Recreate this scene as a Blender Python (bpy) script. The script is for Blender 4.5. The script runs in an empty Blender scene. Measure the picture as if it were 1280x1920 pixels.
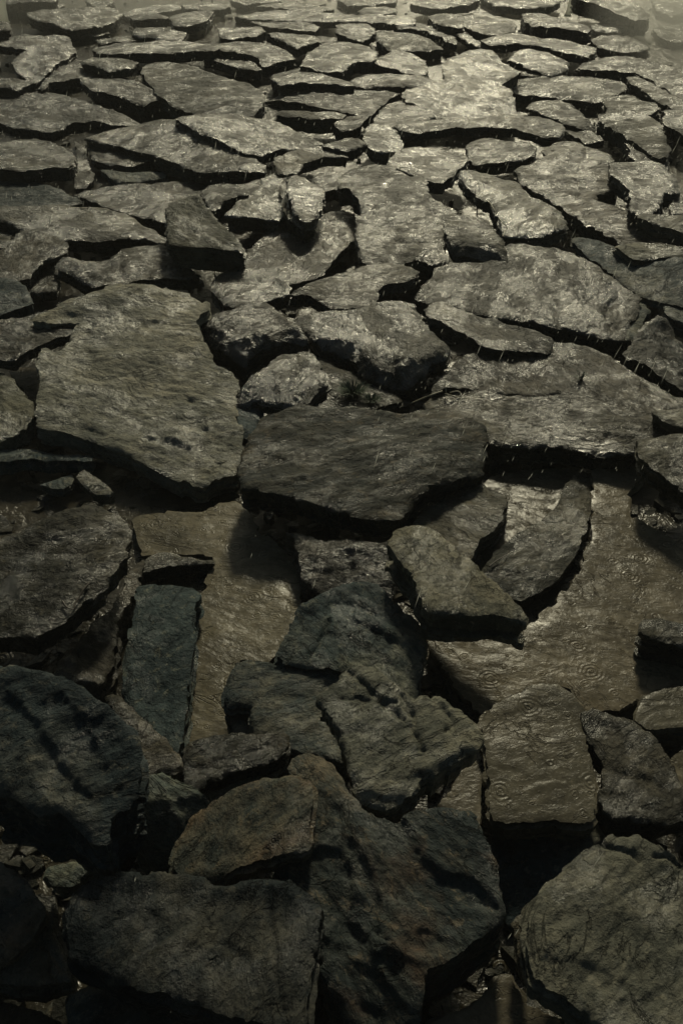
import bpy, math, random
import numpy as np
from mathutils import Vector, geometry
R = math.radians
C = bpy.context.scene.collection
S = bpy.context.scene

# ---------------- camera, sky, sun, exposure ----------------
F_PX, PITCH, CAM_H = 1867.0, R(36.7), 1.5
cam_d = bpy.data.cameras.new('camera'); cam = bpy.data.objects.new('camera', cam_d); C.objects.link(cam)
cam_d.sensor_fit = 'VERTICAL'; cam_d.sensor_height = 36.0; cam_d.lens = 36.0*F_PX/1920
cam_d.clip_start = 0.05; cam_d.clip_end = 500
cam.location = (0, 0, CAM_H); cam.rotation_euler = (math.pi/2-PITCH, 0, 0)
S.camera = cam
SUN_EL, SUN_AZ = R(34), R(7)          # azimuth from +Y towards +X
world = bpy.data.worlds.new('World'); S.world = world; world.use_nodes = True
wt = world.node_tree; bg = wt.nodes['Background']
sky = wt.nodes.new('ShaderNodeTexSky'); sky.sky_type = 'NISHITA'; sky.sun_disc = False
sky.sun_elevation = SUN_EL; sky.sun_rotation = SUN_AZ; sky.dust_density = 4.0; sky.air_density = 1.2; sky.ozone_density = 1.0
tn = wt.nodes.new('ShaderNodeMix'); tn.data_type = 'RGBA'; tn.blend_type = 'MULTIPLY'; tn.inputs[0].default_value = 1; tn.inputs[7].default_value = (.90, 1.0, .92, 1)
wt.links.new(sky.outputs[0], tn.inputs[6]); wt.links.new(tn.outputs[2], bg.inputs[0]); bg.inputs[1].default_value = 0.05
sl = bpy.data.lights.new('sun', 'SUN'); sun = bpy.data.objects.new('sun', sl); C.objects.link(sun)
sl.energy = 5.0; sl.angle = R(7); sl.color = (1.0, 0.92, 0.66)
sd = Vector((math.sin(SUN_AZ)*math.cos(SUN_EL), math.cos(SUN_AZ)*math.cos(SUN_EL), math.sin(SUN_EL)))
sun.rotation_euler = sd.to_track_quat('Z', 'Y').to_euler()
vs = S.view_settings; vs.view_transform = 'Standard'; vs.look = 'None'; vs.exposure = -1.1; vs.gamma = 1.0
S.cycles.max_bounces = 5; S.cycles.volume_bounces = 0; S.cycles.volume_step_rate = 4
S.cycles.caustics_reflective = False; S.cycles.caustics_refractive = False

# ---------------- helpers ----------------
ct, st = math.cos(PITCH), math.sin(PITCH)
def ray(u, v):
    x = (np.asarray(u, float)-640)/F_PX; y = -(np.asarray(v, float)-960)/F_PX
    return np.stack([x, ct+y*st, -st+y*ct], -1)
def hit(u, v, p0, n):
    """points of a real plane (through p0, normal n) seen at pixels u, v"""
    d = ray(u, v); c = np.array([0, 0, CAM_H])
    t = ((p0-c) @ n)/(d @ n)
    return c+d*t[..., None]
def on_level(u, v, z): return hit(np.array([u]), np.array([v]), np.array([0, 0, z]), np.array([0, 0, 1.0]))[0]

def _h(ix, iy, s):
    a = (ix.astype(np.int64)*374761393+iy.astype(np.int64)*668265263+s*2147483647) & 0xffffffff
    a = ((a ^ (a >> 13))*1274126177) & 0xffffffff
    return ((a ^ (a >> 16)) & 0xffff)/65535.0*2*math.pi
def noise(x, y, s=0):
    ix = np.floor(x); iy = np.floor(y); fx = x-ix; fy = y-iy
    u = fx*fx*fx*(fx*(fx*6-15)+10); w = fy*fy*fy*(fy*(fy*6-15)+10)
    def g(a, b):
        t = _h(ix+a, iy+b, s); return np.cos(t)*(fx-a)+np.sin(t)*(fy-b)
    n0 = g(0, 0)*(1-u)+g(1, 0)*u; n1 = g(0, 1)*(1-u)+g(1, 1)*u
    return (n0*(1-w)+n1*w)*1.5
def fbm(x, y, s=0, o=4):
    r = 0; a = 1.0
    for k in range(o):
        r = r+a*noise(x*2**k+k*13.7, y*2**k-k*7.3, s+k); a *= .5
    return r
def terrace(v, k=6):
    f = np.floor(v); t = v-f
    return f+t**k

def link(name, me, mat, parent=None):
    o = bpy.data.objects.new(name, me); C.objects.link(o)
    if mat: me.materials.append(mat)
    if parent: o.parent = parent
    return o
def mesh_from(name, v, f, smooth=True, sharp=None):
    me = bpy.data.meshes.new(name); me.from_pydata([tuple(map(float, p)) for p in v], [], f)
    if smooth: me.shade_smooth()
    if sharp: me.set_sharp_from_angle(angle=R(sharp))
    return me
def tag(o, label, cat, group=None):
    o['label'] = label; o['category'] = cat
    if group: o['group'] = group
def tube(path, rad, seg=6):
    """tapered tube along a path; rad may be a list"""
    v = []; f = []; n = len(path)
    for i, p in enumerate(path):
        a = Vector(path[max(i-1, 0)]); b = Vector(path[min(i+1, n-1)]); d = (b-a).normalized()
        s1 = d.cross(Vector((0.3, 0.1, 1))).normalized(); s2 = d.cross(s1)
        r = rad[i] if isinstance(rad, (list, tuple)) else rad
        for k in range(seg):
            t = 2*math.pi*k/seg; v.append(Vector(p)+s1*r*math.cos(t)+s2*r*math.sin(t))
    for i in range(n-1):
        for k in range(seg):
            a = i*seg+k; b = i*seg+(k+1) % seg; f.append((a, b, b+seg, a+seg))
    f.append(tuple(range(seg))[::-1]); f.append(tuple(range((n-1)*seg, n*seg)))
    return v, f

# ---------------- materials ----------------
class N:
    def __init__(s, name):
        s.m = bpy.data.materials.new(name); s.m.use_nodes = True; s.t = s.m.node_tree
        s.b = s.t.nodes['Principled BSDF']; s.out = s.t.nodes['Material Output']
    def n(s, kind, **kw):
        nd = s.t.nodes.new('ShaderNode'+kind)
        for k, v in kw.items():
            if k.startswith('i_'): nd.inputs[k[2:].replace('_', ' ')].default_value = v
            else: setattr(nd, k, v)
        return nd
    def l(s, a, b): s.t.links.new(a, b)
    def math(s, op, a, b=None, c=None):
        nd = s.n('Math', operation=op)
        for i, x in enumerate((a, b, c)):
            if x is None: continue
            if isinstance(x, (int, float)): nd.inputs[i].default_value = x
            else: s.l(x, nd.inputs[i])
        return nd.outputs[0]
    def coord(s, scale, offs=0.0):
        tc = s.n('TexCoord'); oi = s.n('ObjectInfo')
        r = s.math('MULTIPLY_ADD', oi.outputs['Random'], 37.0, offs)
        cb = s.n('CombineXYZ'); s.l(r, cb.inputs[0]); s.l(r, cb.inputs[1]); s.l(r, cb.inputs[2])
        mp = s.n('Mapping'); mp.inputs['Scale'].default_value = scale
        s.l(tc.outputs['Object'], mp.inputs['Vector'])
        ad = s.n('VectorMath', operation='ADD'); s.l(mp.outputs[0], ad.inputs[0]); s.l(cb.outputs[0], ad.inputs[1])
        return ad.outputs[0]
    def noise(s, vec, scale, detail=4, rough=.55, dist=0.0):
        nd = s.n('TexNoise'); nd.inputs['Scale'].default_value = scale; nd.inputs['Detail'].default_value = detail
        nd.inputs['Roughness'].default_value = rough; nd.inputs['Distortion'].default_value = dist
        s.l(vec, nd.inputs['Vector']); return nd.outputs['Fac']
    def ramp(s, fac, stops, interp='LINEAR'):
        nd = s.n('ValToRGB'); cr = nd.color_ramp; cr.interpolation = interp
        while len(cr.elements) < len(stops): cr.elements.new(0.5)
        for e, (p, c) in zip(cr.elements, stops):
            e.position = p; e.color = (c, c, c, 1) if isinstance(c, (int, float)) else tuple(c)+(1,)
        s.l(fac, nd.inputs[0]); return nd.outputs[0]
    def mix(s, fac, a, b, mode='MIX'):
        nd = s.n('Mix', data_type='RGBA', blend_type=mode)
        for i, x in ((0, fac), (6, a), (7, b)):
            if isinstance(x, (int, float)): nd.inputs[i].default_value = x
            elif isinstance(x, tuple): nd.inputs[i].default_value = x+(1,)
            else: s.l(x, nd.inputs[i])
        return nd.outputs[2]
    def bump(s, h, strength, dist, nrm=None):
        nd = s.n('Bump'); nd.inputs['Strength'].default_value = strength; nd.inputs['Distance'].default_value = dist
        s.l(h, nd.inputs['Height'])
        if nrm is not None: s.l(nrm, nd.inputs['Normal'])
        return nd.outputs[0]
    def rings(s, vec, scale, freq=60.0):
        """raindrop rings: distance to scattered points -> decaying sine, about a third of the cells"""
        wb = s.noise(vec, scale*2.3, 2, .5)
        wv = s.n('VectorMath', operation='MULTIPLY_ADD'); cbx = s.n('CombineXYZ'); s.l(wb, cbx.inputs[0]); s.l(wb, cbx.inputs[1])
        s.l(cbx.outputs[0], wv.inputs[0]); wv.inputs[1].default_value = (.018, .018, 0); s.l(vec, wv.inputs[2])
        vo = s.n('TexVoronoi', voronoi_dimensions='2D', feature='F1'); vo.inputs['Scale'].default_value = scale; vo.inputs['Randomness'].default_value = .7
        s.l(wv.outputs[0], vo.inputs['Vector'])
        d = vo.outputs['Distance']; sp = s.n('SeparateColor'); s.l(vo.outputs['Color'], sp.inputs[0])
        ph = s.math('MULTIPLY', sp.outputs[0], 6.28)
        sn = s.math('SINE', s.math('MULTIPLY_ADD', d, freq, ph))
        size = s.math('MULTIPLY_ADD', sp.outputs[1], .30, .08)
        fall = s.math('MAXIMUM', s.math('SUBTRACT', 1.0, s.math('DIVIDE', d, size)), 0.0)
        on = s.math('GREATER_THAN', sp.outputs[2], .5)
        return s.math('MULTIPLY', s.math('MULTIPLY', sn, fall), on)

def slate(name, dark, mid, light, wet=.5, film=.3, rust=0.0, ring=0.0, rough=.42, flake=1.0, spec=.33, coat=.5, aniso=1.15, fine_b=1.0, fleck=.7):
    m = N(name)
    v = m.coord((1, 1, 1)); va = m.coord((1, aniso, 1.3), 5)
    big = m.noise(v, 3.0, 5, .6, .3); streak = m.noise(va, 6.5, 9, .72, .25); fine = m.noise(v, 70, 5, .7)
    streak2 = m.noise(va, 22, 7, .75, .3)
    f1 = m.ramp(streak, [(.42, 0.0), (.58, 1.0)])
    col = m.mix(f1, dark, mid)
    f2 = m.math('MULTIPLY', m.ramp(big, [(.47, 0.0), (.62, 1.0)]), m.ramp(streak2, [(.4, .15), (.6, 1.0)]))
    col = m.mix(f2, col, light)
    fk = m.noise(m.coord((1, 1.25, 1), 41), 34, 5, .75, .3)
    col = m.mix(m.math('MULTIPLY', m.ramp(fk, [(.56, 0.0), (.64, 1.0)]), fleck), col, light)
    col = m.mix(m.math('MULTIPLY', m.ramp(fk, [(.36, 1.0), (.43, 0.0)]), .55), col, tuple(c*.45 for c in dark))
    if rust:
        rn = m.noise(m.coord((1, 1.6, 1), 19), 5, 5, .65, .5)
        col = m.mix(m.math('MULTIPLY', m.ramp(rn, [(.53, 0.0), (.68, 1.0)]), rust), col, (.17, .065, .02))
    col = m.mix(m.ramp(fine, [(.3, .55), (.7, 0.0)]), col, tuple(c*.45 for c in dark))
    cr = m.math('ABSOLUTE', m.math('SUBTRACT', m.noise(m.coord((1, 1.7, 1.3), 23), 5.0, 6, .62, 1.0), .5))
    gate = m.ramp(m.noise(v, 8, 3, .5), [(.46, 0.0), (.56, 1.0)])
    crk = m.math('MULTIPLY', m.ramp(cr, [(0.0, 1.0), (.013, 0.0)]), gate)
    col = m.mix(m.math('MULTIPLY', crk, .7), col, tuple(c*.3 for c in dark))
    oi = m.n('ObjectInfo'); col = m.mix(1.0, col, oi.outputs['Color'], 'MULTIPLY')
    m.l(col, m.b.inputs['Base Color'])
    dn = m.n('TexNoise'); dn.inputs['Scale'].default_value = 7.0; dn.inputs['Detail'].default_value = 6; dn.inputs['Roughness'].default_value = .65; m.l(v, dn.inputs['Vector'])
    wv = m.n('VectorMath', operation='MULTIPLY_ADD'); m.l(dn.outputs['Color'], wv.inputs[0]); wv.inputs[1].default_value = (.16, .16, .1); m.l(m.coord((1, aniso*1.25, .5), 51), wv.inputs[2])
    vp = m.n('TexVoronoi', feature='F1'); vp.inputs['Scale'].default_value = 6.5; m.l(wv.outputs[0], vp.inputs['Vector'])
    psep = m.n('SeparateColor'); m.l(vp.outputs['Color'], psep.inputs[0]); plate = psep.outputs[0]
    # wet patches: glossy film lies in the lows, drier rough stone between
    wn = m.noise(m.coord((1, aniso*1.1, 1.5), 11), 9.0, 9, .72, .35)
    wn = m.math('ADD', wn, m.math('MULTIPLY_ADD', psep.outputs[1], .14, -.07))
    wm = m.ramp(wn, [(.46+.3*(wet-.5), 1.0), (.57+.3*(wet-.5), 0.0)])
    rg = m.math('MULTIPLY_ADD', wm, -(rough-.2), rough)
    rg = m.math('MULTIPLY_ADD', fine, .16, m.math('SUBTRACT', rg, .06))
    m.l(rg, m.b.inputs['Roughness']); m.l(m.math('MULTIPLY_ADD', wm, spec*.8, spec*.35), m.b.inputs['Specular IOR Level'])
    # relief: thin cleavage flakes with stepped edges, streaks, grain
    fl = m.noise(m.coord((1, 1.5, 1), 3), 3.2, 9, .62, .2)
    sxyz = m.n('SeparateXYZ'); m.l(m.coord((1, 1, 1), 3), sxyz.inputs[0])
    st_ = m.math('ADD', m.math('MULTIPLY', fl, 15.0), m.math('MULTIPLY_ADD', sxyz.outputs[1], 7.0, m.math('MULTIPLY', sxyz.outputs[0], 4.0))); fr = m.math('FRACT', st_); flr = m.math('SUBTRACT', st_, fr)
    stp = m.math('SUBTRACT', m.math('POWER', fr, 6.0), fr)
    rdg = m.n('TexNoise', noise_type='RIDGED_MULTIFRACTAL'); rdg.inputs['Scale'].default_value = 9.0; rdg.inputs['Detail'].default_value = 7
    rdg.inputs['Roughness'].default_value = .62; rdg.inputs['Distortion'].default_value = .1; m.l(m.coord((1, aniso, 1.4), 31), rdg.inputs['Vector'])
    n1 = m.bump(stp, 1.0, .0042*flake)
    n1 = m.bump(plate, 1.0, .0050*flake*(.5 if ring else 1), n1)
    n1 = m.bump(m.math('SUBTRACT', 1.0, crk), .9, .006*flake, n1)
    n1 = m.bump(rdg.outputs['Fac'], 1.0, .0045*flake, n1)
    n2 = m.bump(m.noise(va, 48, 7, .75, .2), fine_b, .0045*flake, n1)
    n3 = m.bump(fine, .8*fine_b, .0035, n2)
    if ring:
        n3 = m.bump(m.rings(v, 12.0, 60), ring, .0010, n3); n3 = m.bump(m.rings(m.coord((1, 1, 1), 8), 25.0, 42), ring, .0009, n3)
        n3 = m.bump(m.noise(v, 30, 5, .65, .3), .35, .003, n3)
    m.l(n3, m.b.inputs['Normal'])
    # water film as coat
    m.b.inputs['Coat IOR'].default_value = 1.33
    cw = m.math('MULTIPLY', m.ramp(wn, [(.46+.4*(film-.5), 1.0), (.54+.4*(film-.5), 0.0)]), coat)
    m.l(cw, m.b.inputs['Coat Weight']); m.b.inputs['Coat Roughness'].default_value = .25 if ring else .13
    cn = m.bump(m.noise(va, 30, 6, .72, .2), .9, .006, n1)
    if ring:
        cn = m.bump(m.noise(v, 22, 4, .6, .3), .3, .003)
        cn = m.bump(m.rings(v, 12.0, 60), ring, .0025, cn); cn = m.bump(m.rings(m.coord((1, 1, 1), 8), 25.0, 42), ring, .005, cn)
    m.l(cn, m.b.inputs['Coat Normal'])
    return m.m

MAT = {
 't': slate('slate_tan', (.014, .016, .013), (.052, .048, .034), (.135, .118, .082), .48, .48, rough=.45, spec=.34, coat=.55),
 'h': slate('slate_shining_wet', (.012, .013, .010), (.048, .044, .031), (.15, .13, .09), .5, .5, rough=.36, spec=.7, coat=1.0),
 'b': slate('slate_bright_wet', (.012, .013, .010), (.048, .044, .031), (.15, .13, .09), .5, .5, rough=.4, spec=.46, coat=.7),
 'g': slate('slate_grey_matte', (.056, .058, .046), (.12, .116, .088), (.21, .19, .135), .4, .35, rough=.55),
 'd': slate('slate_dark_blue', (.018, .028, .031), (.040, .055, .056), (.15, .145, .11), .25, .15, rough=.5, spec=.25, coat=.3),
 'f': slate('slate_flooded', (.076, .068, .050), (.138, .122, .087), (.175, .152, .108), .9, .97, ring=.7, flake=.2, coat=.04, fine_b=.12, spec=.05, rough=.8),
 'r': slate('slate_rusty', (.023, .032, .033), (.052, .058, .050), (.17, .14, .095), .3, .25, rust=.3, rough=.5, spec=.25, coat=.35),
 'c': slate('slate_central', (.010, .016, .016), (.034, .034, .025), (.12, .098, .062), .4, .3, rough=.5, spec=.3, coat=.5, aniso=2.6),
}
def water_mat():
    m = N('pond_water')
    tc = m.n('TexCoord'); v = tc.outputs['Object']
    mud = m.noise(v, 3.2, 6, .6, .6)
    col = m.ramp(mud, [(.35, (.016, .015, .011)), (.6, (.050, .043, .028))])
    m.l(col, m.b.inputs['Base Color']); m.b.inputs['Roughness'].default_value = .24; m.b.inputs['IOR'].default_value = 1.33
    m.b.inputs['Alpha'].default_value = .82
    n = m.bump(m.noise(v, 16, 4, .6, .8), .8, .010)
    mp = m.n('Mapping'); mp.inputs['Scale'].default_value = (1, 2.4, 1); m.l(v, mp.inputs['Vector'])
    n = m.bump(m.noise(mp.outputs[0], 38, 3, .6, .6), .7, .004, n)
    n = m.bump(m.rings(v, 9.0, 70), .7, .004, n)
    n = m.bump(m.rings(v, 21.0, 45), .7, .0025, n)
    m.l(n, m.b.inputs['Normal'])
    return m.m
def plain(name, col, rough=.5, var=.4, scale=30, bump=.002):
    m = N(name); v = m.n('TexCoord').outputs['Object']
    nz = m.noise(v, scale, 5, .6)
    m.l(m.mix(m.ramp(nz, [(.3, 0.0), (.7, 1.0)]), tuple(c*(1-var) for c in col), col), m.b.inputs['Base Color'])
    m.b.inputs['Roughness'].default_value = rough
    m.l(m.bump(nz, .6, bump), m.b.inputs['Normal'])
    return m.m

# ---------------- the setting: bed and water ----------------
def sheet(name, x0, x1, y0, y1, nx, ny, zf, mat):
    xs = np.linspace(x0, x1, nx); ys = y0+(y1-y0)*np.linspace(0, 1, ny)**1.6
    X, Y = np.meshgrid(xs, ys); Z = zf(X, Y)
    v = np.stack([X.ravel(), Y.ravel(), Z.ravel()], 1)
    f = [(j*nx+i, j*nx+i+1, (j+1)*nx+i+1, (j+1)*nx+i) for j in range(ny-1) for i in range(nx-1)]
    o = link(name, mesh_from(name, v, f), mat); o['kind'] = 'structure'; return o
mud_m = plain('bed_mud', (.035, .030, .022), .6, .6, 12, .02)
sheet('mud_bed', -40, 40, -3, 80, 240, 300, lambda X, Y: -.05+.04*fbm(X*1.7, Y*1.7, 3)-.06*(Y < 1.2), mud_m)
sheet('water', -40, 40, -3, 80, 2, 2, lambda X, Y: X*0, water_mat())

# ---------------- slabs ----------------
def in_poly(px, py, P):
    r = np.zeros(px.shape, bool); n = len(P)
    for i in range(n):
        x0, y0 = P[i]; x1, y1 = P[(i+1) % n]
        if y0 == y1: continue
        c = ((y0 > py) != (y1 > py)) & (px < (x1-x0)*(py-y0)/(y1-y0)+x0)
        r ^= c
    return r
def edge_dist(px, py, P):
    d = np.full(px.shape, 1e9); n = len(P)
    for i in range(n):
        a = P[i]; b = P[(i+1) % n]; e = b-a; L = max(e @ e, 1e-12)
        t = np.clip(((px-a[0])*e[0]+(py-a[1])*e[1])/L, 0, 1)
        d = np.minimum(d, np.hypot(px-a[0]-t*e[0], py-a[1]-t*e[1]))
    return d
FEAT = {}; STRIKE = {}
def slab(idx, z, t, pitch, roll, mk, tint, pts, label, amp=1.0, cat='rock slab'):
    rng = np.random.RandomState(idx*17+5); seed = idx*31+7; t = t*.68
    zs = 1.0 if float(pts.split()[0].split(',')[1]) < 420 else .8
    z *= zs; t *= zs
    P = np.array([[float(c) for c in p.split(',')] for p in pts.split()])
    cen_px = P.mean(0)
    p0 = on_level(cen_px[0], cen_px[1], z)
    jt = .08 if mk == 'f' else 1
    pitch += jt*rng.uniform(-1.8, 2.2)*min(1, .14*len(P)); roll += jt*rng.uniform(-4, 4)
    n = np.array([math.tan(R(roll)), -math.tan(R(pitch)), 1.0]); n /= np.linalg.norm(n)
    fore = max(.3, -ray(cen_px[0], cen_px[1])[2])           # foreshortening in y
    size = max(np.ptp(P[:, 0]), np.ptp(P[:, 1])/fore)
    h = float(np.clip(size/40, 2.6, 4.6))                   # grid step, px
    # jagged outline: resample + fractal chips
    out = []
    for i in range(len(P)):
        a = P[i]; b = P[(i+1) % len(P)]; L = np.hypot(b[0]-a[0], (b[1]-a[1])/fore); k = max(1, int(round(L/h)))
        for j in range(k): out.append(a+(b-a)*j/k)
    O = np.array(out); m = len(O)
    cum = np.cumsum(np.hypot(*(np.roll(O, -1, 0)-O).T/np.array([[1], [fore]])))
    nrm = np.roll(O, -1, 0)-np.roll(O, 1, 0); nrm = np.stack([nrm[:, 1], -nrm[:, 0]], 1); nrm /= np.maximum(np.linalg.norm(nrm, axis=1), 1e-6)[:, None]
    q = cum/size
    w = size*.006*amp*fbm(q*9, q*0+.5, seed, 4)+size*.0075*amp*np.sign(noise(q*16, q*0+3.5, seed+9))*np.abs(noise(q*9, q*0+1.5, seed+4))**.5
    w = w+h*.42*np.clip(fbm(cum/(h*3.1), q*0+2.5, seed+13, 2)*1.6, -1, 1)*(.4+.6*(noise(q*5, q*0+8.5, seed+3) > 0))
    if np.sum(O[:, 0]*np.roll(O[:, 1], -1)-np.roll(O[:, 0], -1)*O[:, 1]) < 0: nrm = -nrm
    w = (.5*w+.5*np.round(w/1.8)*1.8)*min(1, (h-1)/2.4)+(1.8 if h > 3.2 else .7)
    O = O+nrm*w[:, None]*np.array([[1, fore]])
    # interior grid
    x0, y0 = O.min(0); x1, y1 = O.max(0); hy = h*fore*1.05
    gx, gy = np.meshgrid(np.arange(x0, x1+h, h), np.arange(y0, y1+hy, hy))
    gx = gx+(np.arange(gx.shape[0]) % 2)[:, None]*h*.5
    gx = (gx+rng.uniform(-.06, .06, gx.shape)*h).ravel(); gy = (gy+rng.uniform(-.06, .06, gy.shape)*hy).ravel()
    k = in_poly(gx, gy, O); gx = gx[k]; gy = gy[k]
    Os = O*np.array([[1, 1/fore]])
    k = edge_dist(gx, gy/fore, Os) > h*.5; gx = gx[k]; gy = gy[k]
    allp = np.concatenate([Os, np.stack([gx, gy/fore], 1)])
    vo, _, fo, ov, _, _ = geometry.delaunay_2d_cdt([Vector(p) for p in allp.tolist()], [], [list(range(m))], 1, 1e-5)
    vo = np.array([[p[0], p[1]*fore] for p in vo])
    remap = {}
    for i, src in enumerate(ov):
        for s_ in src: remap[s_] = i
    ring = [remap[i] for i in range(m)]
    W = hit(vo[:, 0], vo[:, 1], p0, n)
    OW = W[ring]
    org = OW.mean(0)
    phi = STRIKE.get(idx, rng.uniform(-1.4, 1.4))      # strike of the cleavage
    c_, s_ = math.cos(phi), math.sin(phi)
    lx = (W[:, 0]-org[0])*c_+(W[:, 1]-org[1])*s_; ly = -(W[:, 0]-org[0])*s_+(W[:, 1]-org[1])*c_
    d = edge_dist(W[:, 0], W[:, 1], OW[:, :2])
    kp_ = F_PX/float(np.linalg.norm(org-np.array([0, 0, CAM_H])))      # photo px per metre here
    sz = max(np.ptp(OW[:, 0]), np.ptp(OW[:, 1])); ks = min(1.0, sz/.35)
    hh = .010*ks*fbm(lx*3.2, ly*4.5, seed, 3)
    f = fbm(lx*2.6+.4*noise(lx*6, ly*6, seed+2), ly*5.0, seed+40, 4)
    sg = 1 if rng.rand() < .5 else -1
    hh += .0032*ks*(terrace(f*1.1+sg*ly*9/ks**.5+lx*2, 6)-(sg*ly*9/ks**.5+lx*2))
    f2 = fbm(lx*5, ly*11, seed+60, 4)*1.2
    hh += .0015*ks*(terrace(f2-sg*ly*26+lx*7, 8)-(-sg*ly*26+lx*7))
    hh += .0030*fbm(lx*22, ly*48, seed+70, 3)
    hh *= np.clip(d/.03, .35, 1)
    hh -= .006*np.exp(-d/.006)*np.clip(.45+1.2*noise(lx*14, ly*14, seed+5), 0, 1.2)
    if sz > .12:
        X = W[:, 0]-org[0]; Y = W[:, 1]-org[1]; fac = np.zeros(len(X)); wv_ = .010*fbm(X*14, Y*14, seed+81, 3)
        for q_ in range(rng.randint(3, 7)):             # planes that cut down the rim
            a_ = rng.uniform(0, 2*math.pi); dx, dy = math.cos(a_), math.sin(a_)
            s_o = (OW[:, 0]-org[0])*dx+(OW[:, 1]-org[1])*dy; st_o = s_o.max()-rng.uniform(.06, .20)*(s_o.max()-s_o.min())
            cut = np.maximum(X*dx+Y*dy-st_o+wv_, 0); cut = np.where(cut < .005, cut*cut/.010, cut-.0025)
            fac = np.maximum(fac, cut*math.tan(R(rng.uniform(4, 13))))
        hh -= fac*(.5 if mk == 'f' else 1)
        for q_ in range(rng.randint(1, 3)):             # a split-off layer, its edge wandering across the top
            a_ = rng.uniform(0, 2*math.pi); dx, dy = math.cos(a_), math.sin(a_); ofs = rng.uniform(-.25, .25)*sz
            sd2 = X*dx+Y*dy-ofs+.10*sz*fbm(X*4/ sz**.5, Y*4/sz**.5, seed+90+q_, 4)
            hh -= rng.uniform(.002, .0055)*ks/(1+np.exp(-np.clip(sd2*kp_/(h*1.0), -30, 30)))
    W = W.copy(); W[:, 2] += hh*(.25 if mk == 'f' else 1.0)
    for (kd, dep, wid, fp) in FEAT.get(idx, []):
        Q = np.array([[float(c) for c in p.split(',')] for p in fp.split()])*np.array([[1, 1/fore]])
        px = vo[:, 0]; py = vo[:, 1]/fore; kpm = kp_
        jx = px+3*noise(px/15, py/15, seed+21); jy = py+4*noise(px/17, py/17, seed+22)+min(wid, 30)*.25*noise(px/45, py/45, seed+23)
        if kd == 'knob':
            ins = in_poly(jx, jy, Q); dd = edge_dist(jx, jy, Q)
            W[:, 2] += np.where(ins, dep*np.clip(dd/wid, 0, 1)**.5, 0)
        else:
            dd = np.full(len(px), 1e9); sd_ = np.ones(len(px))
            for a, b in zip(Q[:-1], Q[1:]):
                e_ = b-a; t_ = ((jx-a[0])*e_[0]+(jy-a[1])*e_[1])/(e_ @ e_); tc = np.clip(t_, 0, 1)
                q_ = np.hypot(jx-a[0]-tc*e_[0], jy-a[1]-tc*e_[1]); cr_ = (e_[0]*(jy-a[1])-e_[1]*(jx-a[0]))
                k_ = q_ < dd; dd = np.where(k_, q_, dd); sd_ = np.where(k_, np.sign(cr_), sd_)
            if kd == 'facet': W[:, 2] -= np.where(sd_ > 0, dep*dd/kp_, 0)
            elif kd == 'crack': W[:, 2] -= .7*dep*np.exp(-(dd/max(wid, h*1.1))**2)
            else:             # ledge: the near side (below the line) drops and eases back
                tpr = np.clip(1.2-np.abs(px-(Q[:, 0].min()+Q[:, 0].max())/2)/(np.ptp(Q[:, 0])/2+1e-6), 0, .25)*4 if np.ptp(Q[:, 0]) > np.ptp(Q[:, 1]) else np.clip(1.2-np.abs(py-(Q[:, 1].min()+Q[:, 1].max())/2)/(np.ptp(Q[:, 1])/2+1e-6), 0, .25)*4
                sg_ = 1/(1+np.exp(-np.clip(dd*sd_/(h*.9), -30, 30)))
                W[:, 2] -= .48*dep*tpr*(sg_*np.exp(-dd/wid)-(1-sg_)*.3*np.exp(-dd/wid*1.5))
    OW = W[ring]
    # layered side walls
    e = np.roll(OW[:, :2], -1, 0)-np.roll(OW[:, :2], 1, 0); nn = np.stack([e[:, 1], -e[:, 0]], 1); nn /= np.maximum(np.linalg.norm(nn, axis=1), 1e-9)[:, None]
    area = np.sum(OW[:, 0]*np.roll(OW[:, 1], -1)-np.roll(OW[:, 0], -1)*OW[:, 1])
    if area < 0: nn = -nn
    s_len = np.cumsum(np.hypot(*(np.roll(OW[:, :2], -1, 0)-OW[:, :2]).T))
    V = [W]; Fc = [tuple(a)[::-1] for a in fo]      # image rows run down, so reverse to face up
    prev = list(ring); nv = len(W); zz = 0.0; L = 0
    while zz < t:
        th = rng.uniform(.006, .020); off = rng.uniform(-.010, .007) + .007*noise(s_len*9, s_len*0+L*3.1, seed)+.004*noise(s_len*33, s_len*0+L*5.7, seed+1)
        for dz in ((.0015, th) if L else (.004, th)):
            zc = min(zz+dz, t)
            rg_ = OW.copy(); rg_[:, :2] += nn*(off-.08*zc*(1 if L else .4))[:, None]; rg_[:, 2] = OW[:, 2]-zc-.002*noise(s_len*12, s_len*0+L, seed)
            V.append(rg_); cur = list(range(nv, nv+m)); nv += m
            for i in range(m):
                j = (i+1) % m
                Fc.append((prev[i], cur[i], cur[j], prev[j]) if area > 0 else (prev[j], cur[j], cur[i], prev[i]))
            prev = cur
        zz += th; L += 1
    Fc.append(tuple(prev[::-1]) if area > 0 else tuple(prev))
    V = np.concatenate(V)-org
    V = np.stack([V[:, 0]*c_+V[:, 1]*s_, -V[:, 0]*s_+V[:, 1]*c_, V[:, 2]], 1)
    me = mesh_from('slate_stone', V, Fc, True, 33)
    o = link('slate_stone', me, MAT[mk]); o.location = org; o.rotation_euler = (0, 0, phi)
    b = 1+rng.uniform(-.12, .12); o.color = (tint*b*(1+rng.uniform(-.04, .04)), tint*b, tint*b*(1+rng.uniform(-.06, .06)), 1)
    tag(o, label, cat); o['kind'] = 'thing'
    return o

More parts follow.
